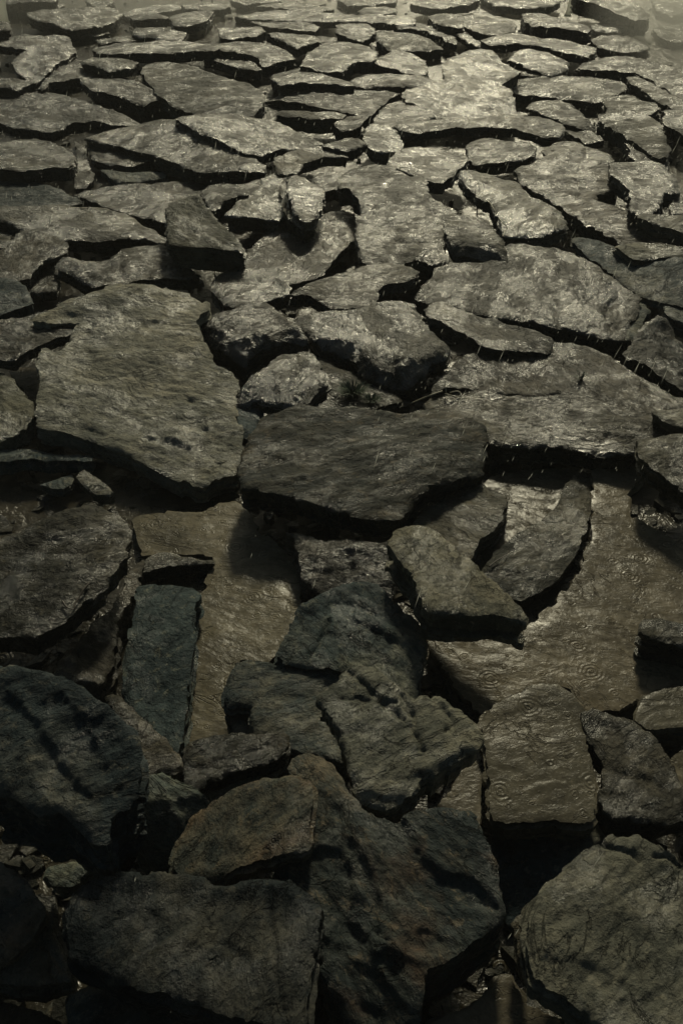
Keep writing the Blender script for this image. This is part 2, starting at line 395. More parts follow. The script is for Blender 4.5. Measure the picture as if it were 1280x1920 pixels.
exec_slabs = []
SLABS = [
# --- misty rows at the very back (top of the photo)
(.08,.10,0,0,'t',0.62,"98,5 108,1 119,4 121,9 110,12 99,9","tiny pale slab alone in the dark gap behind the broad oval slab, far upper left"),
(.08,.09,0,0,'t',0.62,"160,-3 180,-8 205,-8 215,2 200,9 185,12 172,8","small rounded slab cut by the top edge, just behind the broad oval slab"),
(.11,.10,0,0,'t',0.62,"52,24 66,18 97,14 141,12 195,8 215,14 228,22 215,34 188,45 161,49 128,50 97,42 72,37 57,31","broad oval misty slab with curved dark front edge, far upper left"),
(.09,.09,0,0,'t',0.62,"-25,40 -5,38 15,38 20,46 20,56 0,58 -25,58","small squared slab at the left edge beside the foot of the wide water jet"),
(.11,.07,2,0,'b',0.72,"-25,76 0,78 15,74 21,57 41,57 60,62 83,64 105,63 124,64 132,77 140,89 132,99 119,107 103,119 93,129 76,138 64,143 50,140 34,131 25,119 24,112 38,102 55,94 43,92 24,87 0,84 -25,82","pale leaf shaped slab with rounded nose and thin arm reaching the upper left edge"),
(.08,.09,0,0,'t',0.62,"-25,144 0,143 22,143 44,148 67,153 50,158 32,166 17,165 0,164 -25,165","short flat slab at the left edge, just below the pale leaf shaped slab"),
(.07,.08,0,0,'t',0.62,"72,160 90,143 114,122 128,106 151,110 178,124 205,136 195,144 170,142 148,144 118,149 94,153 78,164","low brownish slab behind the black zigzag front, upper left"),
(.11,.07,0,0,'g',0.56,"152,108 175,103 200,102 225,103 245,108 257,115 245,126 225,130 205,130 185,124 170,118 155,115","small layered slab with a blunt right end, lying on the low brownish slab"),
(.10,.10,0,0,'t',0.65,"152,150 170,146 205,143 245,146 265,156 285,165 313,181 295,186 268,192 255,190 232,180 215,176 190,170 172,168 160,158","wedge shaped pale slab with a long black zigzag front, left of the wide ribbed slab"),
(.12,.10,0,0,'g',0.62,"268,130 275,118 285,111 330,115 370,125 410,140 445,150 470,158 492,172 496,188 470,205 430,212 395,203 350,197 325,192 308,182 300,178 285,160 272,148","wide ribbed slab with diagonal ledges, right of the wedge shaped slab with zigzag front"),
(.05,.07,0,0,'t',0.62,"-25,172 30,168 80,168 120,172 160,190 200,200 260,215 250,222 200,225 165,222 132,228 122,236 95,245 60,240 28,238 10,230 -25,226","long low brown slab across the left, lit rim above a wavy black gap"),
(.07,.06,0,0,'t',0.62,"180,73 200,70 233,64 266,69 262,74 245,77 220,77 190,80","thin sliver slab lying behind the long shelf slab at upper left"),
(.11,.09,0,0,'b',0.61,"175,85 200,82 240,78 266,79 305,75 344,76 385,80 410,88 400,94 380,93 350,95 315,98 282,96 240,99 200,98 180,94","long narrow shelf slab with a straight dark front, upper left centre"),
(.09,.08,0,0,'t',0.62,"243,31 260,25 279,23 300,26 318,30 312,34 290,35 268,37 250,35","small flat slab with a dark front just behind the tilted rectangular chip slab"),
(.09,.08,0,0,'t',0.62,"318,30 331,25 365,21 402,20 395,30 387,39 371,44 345,46 325,44","grey trapezoid slab next to the small flat slab, misty back row"),
(.11,.09,1,0,'b',0.58,"248,61 252,54 256,49 270,50 289,47 318,52 348,57 345,65 338,73 325,72 308,72 290,68 270,65","tilted rectangular slab with a ragged right end, misty upper left"),
(.08,.07,0,0,'t',0.62,"340,9 375,5 420,4 432,10 410,15 380,18 350,16","thin dim slab near the top edge, left of centre"),
(.08,.08,0,0,'b',0.61,"410,52 440,50 489,46 497,54 480,63 456,68 430,72 413,70","bright low slab with a squared left end above a curved dark gap"),
(.11,.09,0,0,'t',0.65,"400,82 420,79 460,76 500,80 525,86 540,93 553,104 535,109 512,113 492,116 485,105 470,99 450,96 415,92","angular slab with a bright front corner, left of the large rounded slab in the back"),
(.08,.08,0,0,'t',0.62,"378,100 400,97 435,99 460,104 478,114 492,126 480,130 455,126 425,119 400,110","flat dim slab below the long shelf slab, its front a dark diagonal"),
(.10,.08,0,0,'t',0.62,"500,60 530,59 570,62 598,68 600,74 582,80 558,88 543,82 525,72","small slab with a dark hollow in its top, behind the large rounded slab"),
(.06,.06,0,0,'t',0.62,"470,38 500,36 540,38 580,44 600,50 590,55 560,55 530,52 495,47","thin lens shaped slab directly in front of the very long straight slab"),
(.09,.07,0,0,'b',0.58,"443,28 455,20 480,16 520,15 560,17 600,22 640,25 700,27 760,28 776,34 778,40 760,42 745,42 710,40 680,38 640,38 600,37 550,35 500,34 465,32","very long straight pale slab spanning the centre of the misty back"),
(.08,.08,0,0,'t',0.59,"482,8 510,4 540,3 580,5 605,10 625,16 605,19 575,19 540,15 510,12","thin slab near the top edge behind the very long straight slab"),
(.10,.08,1,0,'t',0.62,"632,46 640,40 660,38 684,41 702,52 700,62 690,70 680,75 655,70 640,64 630,58","humped slab with notched right side, above the large rounded slab"),
(.09,.09,0,0,'g',0.62,"705,60 720,57 760,58 790,65 812,75 830,86 805,89 770,90 735,91 720,82 708,73","broad flat slab with a rounded right end, centre of the back rows"),
(.09,.09,0,0,'t',0.62,"670,18 690,12 715,10 745,14 740,19 715,25 690,25 675,23","small lens shaped slab with a shiny tip near the top edge, centre"),
(.10,.08,0,0,'t',0.62,"770,6 800,-3 850,-5 900,-4 880,6 850,10 815,13 790,11","slab cut by the top edge, right of centre, with a thick dark front"),
(.09,.06,0,0,'b',0.58,"738,43 760,40 785,40 815,50 835,56 852,66 856,78 842,76 825,66 800,58 770,52 748,50","thin curving slab running down to the right from the very long straight slab"),
(.12,.08,0,0,'t',0.68,"802,30 820,24 850,22 870,30 868,48 850,50 830,46 812,39","knobbly bright slab with dark cracks, left of the stacked split slab"),
(.12,.10,0,0,'t',0.62,"565,122 570,108 580,98 590,88 605,82 640,76 670,76 690,84 708,97 700,107 685,112 665,113 655,119 640,130 615,130 590,128","large rounded slab with a curved black front, middle of the back rows"),
(.09,.09,0,0,'b',0.61,"697,113 715,103 735,93 765,97 785,104 797,112 800,124 798,134 780,135 762,132 740,126 715,120","pale slab with a black triangular shadow, right of the large rounded slab"),
(.10,.09,0,0,'b',0.61,"509,137 515,132 535,130 560,131 590,136 615,142 640,147 665,157 645,158 620,155 590,153 555,153 525,156 514,148","low pale tongue slab in front of the large rounded slab"),
(.09,.07,0,0,'t',0.62,"657,152 668,143 690,138 730,137 770,139 808,144 812,150 795,156 770,160 730,160 690,160 665,158","thin flat slab between the pale tongue slab and the brightest big slab"),
(.07,.06,0,0,'t',0.62,"500,181 530,173 561,168 590,165 620,166 680,166 749,168 735,178 722,190 705,203 695,215 682,220 660,213 622,203 595,198 571,192 540,188","wide smooth dim slab with a straight back edge, upper centre"),
(.12,.11,0,0,'g',0.56,"516,213 530,208 560,206 590,207 620,208 650,210 642,215 620,218 600,219 580,219 560,217 535,217","thin dark lipped slab with a deep black front, upper centre"),
(.10,.08,0,0,'t',0.62,"625,229 635,221 650,216 668,215 682,224 678,232 668,240 655,243 640,243 630,237","small five sided slab at the right end of the thin dark lipped slab"),
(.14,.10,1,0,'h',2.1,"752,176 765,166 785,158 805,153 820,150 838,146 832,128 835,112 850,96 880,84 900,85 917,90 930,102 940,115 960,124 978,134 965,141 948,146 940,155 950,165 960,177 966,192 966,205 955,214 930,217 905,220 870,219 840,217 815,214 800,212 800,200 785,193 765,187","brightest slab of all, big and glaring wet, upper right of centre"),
(.11,.09,0,0,'b',0.79,"726,190 740,184 765,184 785,190 800,205 815,216 800,222 775,226 750,230 738,234 734,222 730,205","bright flaky slab tucked under the left side of the glaring big slab"),
(.15,.06,0,0,'b',0.72,"739,231 760,224 790,219 820,217 860,218 905,219 950,217 1000,217 1030,218 1045,224 1057,233 1058,242 1046,249 1025,250 1000,249 980,245 960,240 917,235 880,237 850,238 810,242 780,243 755,239","long lens shaped slab with a shiny back, directly in front of the glaring big slab"),
(.13,.09,0,0,'h',0.72,"682,249 690,236 701,224 712,205 721,196 730,198 738,222 744,246 758,268 752,276 735,277 706,281 692,276 685,262","steep narrow slab with black wrinkles, standing left of the long lens shaped slab"),
(.12,.08,0,0,'t',0.68,"857,36 868,30 882,27 905,29 930,35 955,40 967,46 965,55 950,58 930,61 905,60 885,54 870,48","split two layered slab with a blunt dark right end, upper right"),
(.09,.06,0,0,'b',0.68,"832,52 845,47 860,50 875,60 890,70 906,79 900,84 880,78 862,66 845,62","narrow slab leading down from the split two layered slab"),
(.12,.07,0,0,'b',0.72,"900,74 930,67 960,62 980,63 1010,68 1040,70 1065,74 1095,80 1116,86 1112,94 1104,101 1080,98 1050,93 1020,86 990,82 960,80 930,81 912,79","very long bright plank of slate running to a blunt dark end, upper right"),
(.11,.12,0,0,'t',0.62,"978,23 990,17 1010,22 1035,30 1060,36 1090,44 1108,52 1100,57 1075,54 1050,51 1025,49 1000,46 985,36","rumpled slab with a tall dark front, at the foot of the thin water jet"),
(.08,.08,0,0,'t',0.62,"900,-8 960,-12 1020,-8 1050,-2 1035,8 1000,12 965,11 930,6","dim slab cut by the top edge, left of the thin water jet"),
(.17,.15,2,0,'t',0.56,"1072,-14 1100,-20 1150,-12 1190,4 1215,24 1212,34 1190,34 1165,26 1135,13 1110,4 1085,-2","large misty slab with a tall dark triangular front, behind the thin water jet"),
(.08,.07,0,0,'b',0.61,"1105,46 1125,41 1150,41 1182,43 1180,50 1165,54 1140,56 1115,56","small bright slab in front of the large misty slab, far upper right"),
(.06,.07,0,0,'t',0.62,"1105,73 1130,66 1160,64 1195,72 1218,84 1200,92 1165,96 1140,92 1120,84","low misty slab right of the blunt end of the long bright plank"),
(.12,.07,2,4,'h',0.72,"955,108 965,98 975,92 1000,87 1020,92 1040,103 1064,115 1062,125 1050,132 1035,137 1020,133 1000,125 980,117 965,112","diamond shaped bright slab with a dark chipped right end, upper right"),
(.09,.05,0,0,'g',0.62,"948,120 960,115 975,122 995,128 1015,136 1010,140 985,139 965,133","small crumbly slab tucked under the diamond shaped slab"),
(.10,.08,0,0,'t',0.62,"1082,125 1095,112 1112,105 1150,101 1190,104 1225,114 1260,126 1300,135 1300,190 1280,186 1255,170 1225,150 1190,134 1160,131 1120,128 1095,129","wide misty slab with a long rounded black front, far right"),
(.13,.09,0,-3,'g',0.62,"1178,140 1190,140 1200,144 1220,155 1240,165 1262,178 1300,198 1300,214 1270,203 1240,190 1215,174 1200,160 1184,152","long tilted slab with a black end block, right edge below the wide misty slab"),
(.08,.06,0,0,'t',0.65,"960,166 962,152 985,144 1020,139 1060,137 1100,140 1140,146 1172,158 1175,166 1155,176 1138,184 1115,187 1085,184 1060,181 1030,177 1005,173 980,170","broad low mottled slab right of the glaring big slab"),
(.10,.06,0,0,'t',0.68,"990,194 1000,186 1020,184 1050,186 1072,196 1090,212 1110,228 1110,236 1090,236 1068,231 1045,222 1020,212 1002,204","dark topped slab with lit right rim, between the long lens slab and broad mottled slab"),
(.13,.10,2,0,'g',0.68,"1135,183 1155,181 1174,179 1199,186 1220,192 1236,201 1224,209 1214,215 1226,222 1238,235 1249,260 1256,272 1249,288 1236,292 1215,284 1200,270 1180,258 1165,248 1150,240 1135,231 1124,220 1124,212 1140,212 1141,200","large kite shaped smooth grey slab with a black hollow at its left, upper right"),
(.09,.08,0,0,'b',0.68,"1170,264 1190,255 1215,268 1238,285 1254,300 1250,314 1225,308 1195,302 1180,290 1182,278","rough bright slab under the lower end of the kite shaped slab"),
(.13,.08,0,0,'t',0.65,"1242,206 1250,198 1275,200 1300,206 1300,262 1280,250 1265,240 1246,231 1242,222 1248,214","pale slab cut by the right edge, beside the kite shaped slab"),
(.08,.05,0,0,'t',0.68,"1057,240 1060,232 1075,232 1095,240 1115,250 1132,258 1118,259 1098,262 1082,254 1068,248","small curved slab at the right tip of the long lens shaped slab"),
(.05,.06,0,0,'t',.62,"225,22 260,13 300,8 338,6 346,14 312,20 270,23 240,28","flat pale low slab behind the small flat slab, near the top edge at left")
,(.07,.07,0,0,'t',.62,"432,-2 470,-8 520,-8 528,0 500,3 460,5","thin slab cut by the top edge, just left of centre")
,(.07,.07,0,0,'t',.62,"630,-3 680,-10 745,-8 742,2 700,7 650,7","flat slab cut by the top edge, right of centre behind the very long straight slab")
,(.06,.06,0,0,'t',.62,"1222,-4 1300,-6 1300,20 1262,24 1232,14","pale misty low slab in the top right corner")
,(.05,.06,0,0,'t',.62,"1222,52 1255,46 1300,48 1300,76 1262,78 1236,68","hazy low slab at the right edge, just under the top right corner")
,(.05,.06,0,0,'t',.62,"130,54 160,49 198,52 205,60 180,66 150,66","small sliver slab in the dark gap right of the pale leaf shaped slab")
,(.04,.05,0,0,'t',.62,"140,262 160,275 165,300 175,330 160,345 140,345 138,310 145,290","narrow low strip of wet stone between the smooth flat slab and the narrow stepped slab"),
# --- second zone
(.11,.09,1,0,'t',1.1,"-25,262 0,259 35,257 70,258 95,263 115,272 140,287 137,298 128,307 105,307 85,309 60,313 40,315 15,314 -25,311","smooth flat slab at the left edge with a thick black front, upper left quarter"),
(.05,.05,0,0,'d',1.3,"-25,340 10,336 50,336 85,343 112,352 130,365 160,376 125,382 90,384 45,386 0,383 -25,382","low dark bluish slab half in water at the left edge"),
(.08,.06,0,0,'t',1,"163,262 180,264 200,270 225,278 245,284 265,290 282,297 262,303 235,308 215,305 195,300 175,295 168,282","narrow stepped slab tucked under the left side of the wide bright slab"),
(.06,.05,0,0,'d',1.4,"188,314 210,316 240,319 275,321 312,320 310,330 285,336 255,339 225,338 205,330","dark thin edged slab in the shade in front of the narrow stepped slab"),
(.12,.09,2,0,'b',.95,"161,256 175,249 190,243 225,232 260,222 300,218 340,217 380,225 420,240 460,285 480,295 497,306 492,316 470,320 435,321 400,321 375,322 355,315 330,303 310,297 290,290 250,280 225,273 200,268 180,262","wide bright veined slab with a pointed left tip and black front, upper left quarter"),
(.15,.06,2,0,'b',1,"330,222 365,214 400,214 440,213 480,217 516,224 540,236 558,245 590,258 607,266 583,273 560,274 541,276 515,279 491,287 465,284 449,279 410,262 370,244","bright veined slab overlapping the wide pointed one, its tip reaching centre"),
(.06,.06,0,0,'b',.9,"140,360 170,350 220,343 270,342 330,340 390,338 440,342 475,340 485,350 460,375 430,392 420,420 390,438 340,436 310,414 285,405 250,400 215,390 180,378","wet streaky low slab lying behind the upright wedge slab"),
(.10,.08,3,0,'b',.85,"-25,392 10,384 50,381 100,378 150,381 200,385 235,396 262,410 290,425 312,437 295,443 265,441 225,441 190,443 160,444 115,446 95,440 70,434 45,428 20,415 -25,402","long slab with swept wet grain and a black underside, left, behind the pen shaped slab"),
(.19,.13,10,-4,'g',.9,"314,385 325,373 349,361 363,350 374,362 383,381 393,393 403,405 418,421 435,438 446,452 458,469 442,468 430,467 400,463 375,460 350,458 332,455 317,450 313,430 315,405","dull grey upright wedge slab with a pointed top, left of centre"),
(.14,.07,4,0,'t',1,"-25,480 -10,470 10,460 24,446 40,430 55,430 75,434 97,440 112,446 124,454 127,466 111,473 91,479 80,484 71,496 59,512 45,520 30,524 10,524 -25,524","pen shaped brown slab with a curled right end, pointing down to the left edge"),
(.10,.08,0,0,'t',1,"-25,426 0,427 12,432 19,440 20,453 8,460 -25,462","small slab tip at the left edge above the pen shaped slab"),
(.12,.07,2,0,'t',1.15,"101,489 118,480 140,481 160,485 185,487 208,486 220,476 232,467 250,462 269,460 302,460 323,470 332,478 343,489 358,498 375,507 356,511 330,514 302,516 268,519 235,524 205,526 175,527 158,521 146,513 134,507 118,499","flat slab with a straight dark cut front, just behind the biggest round slab"),
(.07,.06,0,0,'t',1.1,"60,525 70,508 85,500 98,503 104,515 108,530 104,540 90,543 72,545 57,543","small shard in the black gap between the pen shaped slab and flat cut slab"),
(.13,.09,4,0,'d',1.7,"-25,519 -5,520 15,520 38,525 46,534 52,545 62,563 50,570 40,573 20,580 0,587 -25,590","blue grey slab at the left edge, just behind the biggest round slab"),
(.14,.07,0,0,'t',1.05,"514,295 528,289 541,283 560,277 583,273 611,273 630,274 643,278 652,288 630,287 607,289 592,293 578,299 565,308 556,320 540,322 525,320 516,308","slab with a long curved dark front, centre of the upper half"),
(.14,.08,0,0,'t',.9,"604,271 620,265 640,259 658,256 676,257 684,263 676,270 662,276 646,279 628,276","small block slab at the right end of the slab with the long curved dark front"),
(.13,.09,3,0,'h',1.25,"421,400 432,390 446,378 462,373 472,366 480,356 488,345 493,332 498,322 508,318 520,318 527,324 531,336 529,350 529,365 534,382 537,394 523,407 508,405 490,404 470,403 445,402","bright smooth slab shaped like a boot, left of the small upright shard"),
(.11,.07,0,0,'t',1,"380,352 400,344 430,342 460,343 480,334 495,325 492,340 484,354 472,362 462,366 445,363 430,368 415,376 400,387 388,378","ragged slab filling the gap left of the boot shaped bright slab"),
(.14,.11,0,6,'t',.95,"527,338 534,326 545,324 552,345 556,370 565,390 578,408 588,418 570,426 556,420 545,410 536,398 530,380 526,358","thick rough flank slab leaning under the small upright shard"),
(.18,.05,6,6,'h',1.1,"541,325 555,321 568,330 583,340 597,348 607,354 605,370 600,385 592,400 583,412 572,413 560,398 551,382 545,370 542,352","small upright shard slab with a pointed foot, near the centre of the upper half"),
(.09,.05,2,0,'h',1.1,"455,482 462,470 472,458 485,448 500,438 515,426 530,417 545,425 560,432 572,424 585,416 600,402 620,392 645,386 664,392 668,415 664,440 655,455 645,462 635,474 625,485 615,498 607,510 580,520 560,528 520,532 485,520 452,504","large bright valley shaped slab in the centre of the upper half"),
(.12,.08,2,0,'h',1.0,"395,540 397,532 408,515 418,505 432,498 446,492 475,503 505,515 530,526 546,534 541,547 523,553 505,559 488,564 470,565 450,569 435,571 422,567 410,556","flat wet slab with a sharp diagonal crease, front of the valley shaped slab"),
(.15,.07,2,0,'b',.95,"544,543 556,536 569,529 586,521 604,515 628,511 653,508 681,498 700,494 716,492 735,492 752,494 768,500 782,510 776,519 755,526 735,530 716,533 708,540 706,550 706,566 693,568 681,568 655,571 629,572 612,565 597,557 582,551 569,547","humped slab with a dark rolled edge on its right, centre"),
(.16,.11,4,0,'b',.8,"636,336 634,326 640,319 653,311 667,307 681,304 705,304 727,308 750,320 769,329 790,329 800,346 801,360 812,368 822,375 840,384 853,395 842,412 834,425 833,445 838,472 822,476 808,477 790,476 773,475 752,480 734,484 715,486 699,486 688,484 678,478 676,465 673,450 670,435 669,417 672,403 678,393 676,382 672,370 664,360 652,350 640,345","biggest rugged slab of the upper half, just right of centre, with a mossy streak"),
(.09,.07,1,0,'b',.9,"583,332 600,322 625,318 640,322 642,345 640,356 628,352 612,356 604,352 590,342","small low wet slab between the upright shard and the biggest rugged slab"),
(.14,.07,2,0,'h',1,"727,308 735,292 745,280 760,275 780,273 805,275 830,278 848,280 865,283 874,290 877,298 868,306 856,315 843,326 830,336 815,338 802,333 790,328 775,323 760,318 742,312","slab with a dark back and bright swirled front, right behind the biggest rugged slab"),
(.13,.08,0,0,'b',.95,"876,271 880,264 890,261 915,260 946,262 970,263 992,264 1000,270 1003,280 1000,290 984,295 964,299 940,301 918,304 898,305 885,302 878,290","rectangular streaked slab right in front of the long lens shaped slab"),
(.15,.08,4,0,'h',1.25,"861,321 868,315 880,312 897,315 912,320 925,325 945,331 964,336 975,346 985,357 996,365 1006,371 1022,374 1037,378 1048,387 1056,398 1061,416 1050,422 1041,427 1030,432 1018,435 998,434 978,434 960,436 950,434 942,422 935,412 928,395 920,379 908,372 898,365 888,355 877,344","smooth shiny slab with a lit far end, right of centre, dark stem beside it"),
(.165,.05,5,-2,'g',.8,"832,418 835,406 842,399 855,397 873,400 893,403 907,407 918,413 924,424 930,435 937,442 944,450 948,465 951,481 943,483 935,482 914,476 893,470 875,466 858,463 848,452 840,443 835,430","small blue grey block slab beside the thin curled dead stem, right of centre"),
(.14,.11,3,0,'b',1,"971,316 980,308 999,301 1014,294 1027,287 1024,280 1020,274 1034,263 1048,255 1062,253 1076,253 1087,259 1097,266 1111,273 1125,273 1136,276 1144,290 1143,308 1146,329 1151,340 1156,351 1136,356 1115,361 1116,368 1124,373 1153,383 1182,392 1200,401 1217,410 1230,417 1242,427 1246,445 1232,449 1217,450 1194,451 1171,449 1153,440 1136,431 1120,422 1104,413 1080,398 1055,382 1040,375 1027,368 1015,361 1006,354 992,343 981,333","largest long slab of the upper right, with tan back hump and dark tapering foot"),
(.18,.08,4,0,'b',1.05,"1143,304 1155,300 1175,299 1196,300 1217,301 1232,305 1245,311 1257,322 1266,333 1270,345 1271,360 1258,362 1245,361 1242,368 1241,375 1231,387 1220,399 1203,399 1192,396 1183,391 1182,372 1182,354 1175,347 1168,340 1157,331 1147,322","pale shield shaped slab at the right, on the shoulder of the largest long slab"),
(.15,.08,0,0,'b',.9,"1256,388 1262,376 1275,370 1300,362 1300,398 1280,398 1262,398","striped slab tip at the right edge beside the shield shaped slab"),
(.17,.09,0,0,'g',1.1,"1195,407 1199,401 1206,399 1228,402 1250,405 1275,403 1300,402 1300,440 1275,432 1250,424 1230,418 1212,412","slab with a rounded black end at the right edge, below the shield shaped slab"),
(.17,.08,0,0,'g',1,"1151,458 1158,454 1171,453 1195,453 1219,455 1245,458 1262,461 1300,467 1300,478 1275,478 1258,478 1240,480 1219,482 1204,482 1188,482 1180,477 1172,471 1162,464","slab with bright front rim and jagged flank, lying on the dark curved slab at right"),
(.13,.04,2,-6,'d',1.7,"1071,443 1080,442 1100,447 1125,452 1150,460 1180,476 1220,480 1300,484 1300,568 1275,564 1250,559 1225,553 1200,546 1184,536 1170,527 1153,514 1138,504 1124,494 1110,485 1098,474 1086,463","dark curved slab with a thin lit edge sweeping to the right edge"),
(.14,.10,4,0,'b',.95,"780,540 790,528 800,520 812,506 820,490 842,483 870,482 900,488 935,484 955,470 950,452 960,445 975,445 990,452 1006,459 1032,462 1058,466 1082,477 1104,487 1120,497 1136,508 1150,519 1164,529 1176,536 1187,543 1196,556 1190,578 1182,592 1178,604 1170,630 1158,630 1145,628 1112,622 1078,616 1050,610 1025,605 1000,598 980,594 961,590 942,591 924,590 905,586 890,582 875,577 860,573 840,566 820,560 805,555 795,553","broad cracked slab with shiny dark puddled streaks, right of centre"),
(.10,.08,0,0,'d',1.6,"1188,566 1196,556 1212,564 1216,580 1206,600 1196,622 1184,634 1172,632 1180,608 1186,590","knobby dark stone wedged at the right end of the broad cracked slab"),
(.18,.05,3,0,'b',.85,"797,575 802,568 812,565 834,564 848,568 860,575 876,581 890,586 908,592 928,596 946,601 965,605 990,610 1010,616 1021,623 1029,631 1035,640 1039,649 1032,654 1022,655 1005,653 988,652 968,653 950,654 930,653 912,650 900,643 890,635 872,625 856,616 840,607 826,598 812,594 800,588","long oval slab with a dark chipped nose, in front of the broad cracked slab"),
(.15,.11,6,-3,'h',.85,"551,600 560,591 573,585 595,581 616,578 640,576 662,574 688,569 705,562 735,562 755,558 775,560 780,572 786,584 796,599 806,614 822,630 838,646 840,655 835,662 806,668 798,679 790,690 775,696 759,700 740,699 723,697 700,692 677,686 674,677 673,668 662,660 652,653 638,649 623,646 612,643 604,638 592,631 580,624 562,612","rough slab with glinting ripples at its right end, centre of the photo"),
(.16,.11,6,-2,'b',.85,"376,600 379,590 387,583 410,578 436,574 455,568 472,562 484,559 496,561 508,569 519,578 532,589 544,600 560,612 577,626 565,628 551,628 535,629 519,632 504,635 490,637 481,641 472,646 464,652 457,659 446,656 436,652 420,643 405,635 392,628 382,621","wrinkled slab with a dark sloping front, right of the biggest round slab"),
(.17,.07,4,0,'h',1,"441,736 450,726 461,715 474,705 486,697 502,683 519,668 532,663 546,660 560,658 573,658 584,666 594,675 604,694 613,715 604,720 594,725 580,736 565,748 545,743 526,740 505,736 483,733 465,736 450,740","pale wedge slab with a shiny crest, between the two biggest slabs"),
(.07,.07,0,0,'t',1,"560,750 572,725 585,700 590,668 605,672 625,684 650,698 680,710 712,722 745,730 753,740 748,750 735,753 715,757 700,764 660,775 600,775","low mossy slab with a small green tuft growing on it, centre"),
(.10,.08,0,0,'d',1.8,"437,765 450,755 472,752 490,766 486,782 476,800 466,815 455,806 446,790","small dark slab wedged behind the left corner of the big central slab"),
# --- middle zone
(.16,.10,9,2,'g',1.75,"60,590 110,560 150,545 185,534 220,528 250,526 275,531 300,538 322,544 345,548 366,554 386,562 384,572 378,580 374,590 372,602 373,616 378,630 390,652 397,666 405,680 418,684 430,690 440,702 447,716 445,728 441,745 438,765 441,780 450,797 460,815 457,832 455,850 452,864 447,878 432,886 415,893 398,902 380,910 362,911 340,900 320,890 300,880 270,866 240,850 220,842 200,835 180,827 160,820 135,811 110,803 90,798 75,793 68,785 67,775 70,758 73,740 76,720 74,700 70,682 68,665 75,653 85,650 100,661 115,655 130,632 138,615 150,603 120,598 90,600","biggest round slab, grey and scarred with a raised oval knot, left of centre"),
(.20,.06,3,0,'t',1,"-25,600 5,596 40,592 75,585 110,580 150,584 187,600 170,607 150,614 131,622 110,631 90,640 65,650 40,660 25,667 10,668 -25,664","smooth slab with a needle sharp right tip, left edge, lying on the biggest round slab"),
(.14,.09,3,0,'g',1.2,"-25,688 0,690 12,697 25,710 40,730 50,743 58,757 60,772 56,785 45,795 32,802 20,808 5,812 -25,814","grey rough slab at the left edge, left of the biggest round slab"),
(.05,.05,0,0,'f',1,"15,690 40,688 68,690 72,710 74,735 66,760 60,790 50,790 45,730 28,712","sliver of wet slab between the grey left edge slab and the biggest round slab"),
(.09,.08,0,0,'d',1.6,"-25,838 20,838 60,841 95,844 120,847 150,846 172,849 170,856 160,858 130,857 100,856 60,858 20,860 -25,862","dark ledge slab with a thin lit rim at the left edge, in the black shade"),
(.05,.05,0,0,'d',1.5,"75,908 95,900 118,894 135,890 139,898 134,907 118,915 100,914","small dark stone lying in shade beside the rectangular chunk, left"),
(.07,.06,3,4,'g',1,"143,893 150,885 158,880 168,886 185,898 200,909 212,920 206,925 195,927 182,928 170,920 155,906","small rectangular chunk of slate on the dark water, left, below the biggest round slab"),
(.13,.12,4,0,'b',.8,"800,738 812,728 850,722 900,726 960,735 1020,740 1060,738 1120,748 1160,764 1220,782 1260,790 1300,796 1300,812 1275,815 1250,816 1225,818 1200,822 1197,838 1186,842 1175,843 1148,841 1120,838 1090,832 1060,828 1028,828 995,828 968,826 940,825 925,820 914,812 910,795 890,782 860,774 830,766 805,760","very wide slab with a straight deep black front, right of the big central slab"),
(.15,.05,4,0,'b',.85,"812,730 818,718 830,702 842,690 858,676 875,662 900,655 930,648 960,643 1000,638 1035,632 1055,632 1075,635 1098,643 1120,652 1148,671 1175,690 1195,704 1215,718 1250,733 1300,752 1300,795 1270,790 1230,786 1190,782 1165,776 1150,766 1125,752 1100,742 1060,737 1020,739 990,741 960,736 930,731 900,727 870,724 840,724","thin broken edged slab with dark wet stripes, lying on the very wide slab"),
(.19,.07,0,0,'g',1.1,"1228,770 1245,766 1270,764 1300,764 1300,802 1280,796 1262,790 1245,783","small slab lip at the right edge, resting on the thin broken edged slab"),
(.20,.09,3,0,'t',1.05,"1196,840 1196,826 1215,821 1240,817 1265,812 1300,808 1300,925 1285,915 1270,905 1252,893 1235,880 1220,871 1206,862 1198,852","smooth tan slab corner at the right edge, above the dark pool"),
(.17,.10,6,4,'b',.9,"1166,659 1172,655 1179,649 1186,636 1190,624 1200,612 1212,601 1226,591 1242,582 1252,586 1262,594 1280,606 1300,616 1300,738 1275,722 1250,708 1240,701 1231,695 1218,685 1205,676 1190,670 1175,667","ridged slab with a steep lit left face, right edge, mid height"),
(.10,.10,0,0,'d',1.4,"1246,572 1265,568 1300,564 1300,612 1282,606 1264,594 1252,584","dark stone in the gap behind the ridged right edge slab"),
(.18,.10,3,0,'c',1.1,"456,846 460,832 466,818 471,802 479,790 484,780 492,772 506,768 522,764 542,758 562,753 580,754 601,757 620,759 637,760 659,756 690,758 723,762 745,764 765,765 782,760 800,756 825,753 850,760 866,767 880,775 895,781 908,788 910,800 910,812 906,826 904,842 905,858 904,870 892,876 880,880 862,886 845,892 826,898 810,905 795,912 782,920 770,934 760,950 755,960 748,966 738,968 725,967 700,966 675,960 650,955 625,948 600,940 570,932 540,925 518,921 500,918 480,911 462,908 455,900 452,885 453,866","big smooth central slab with a pointed front and faint diagonal grain, dead centre"),
# --- lower half
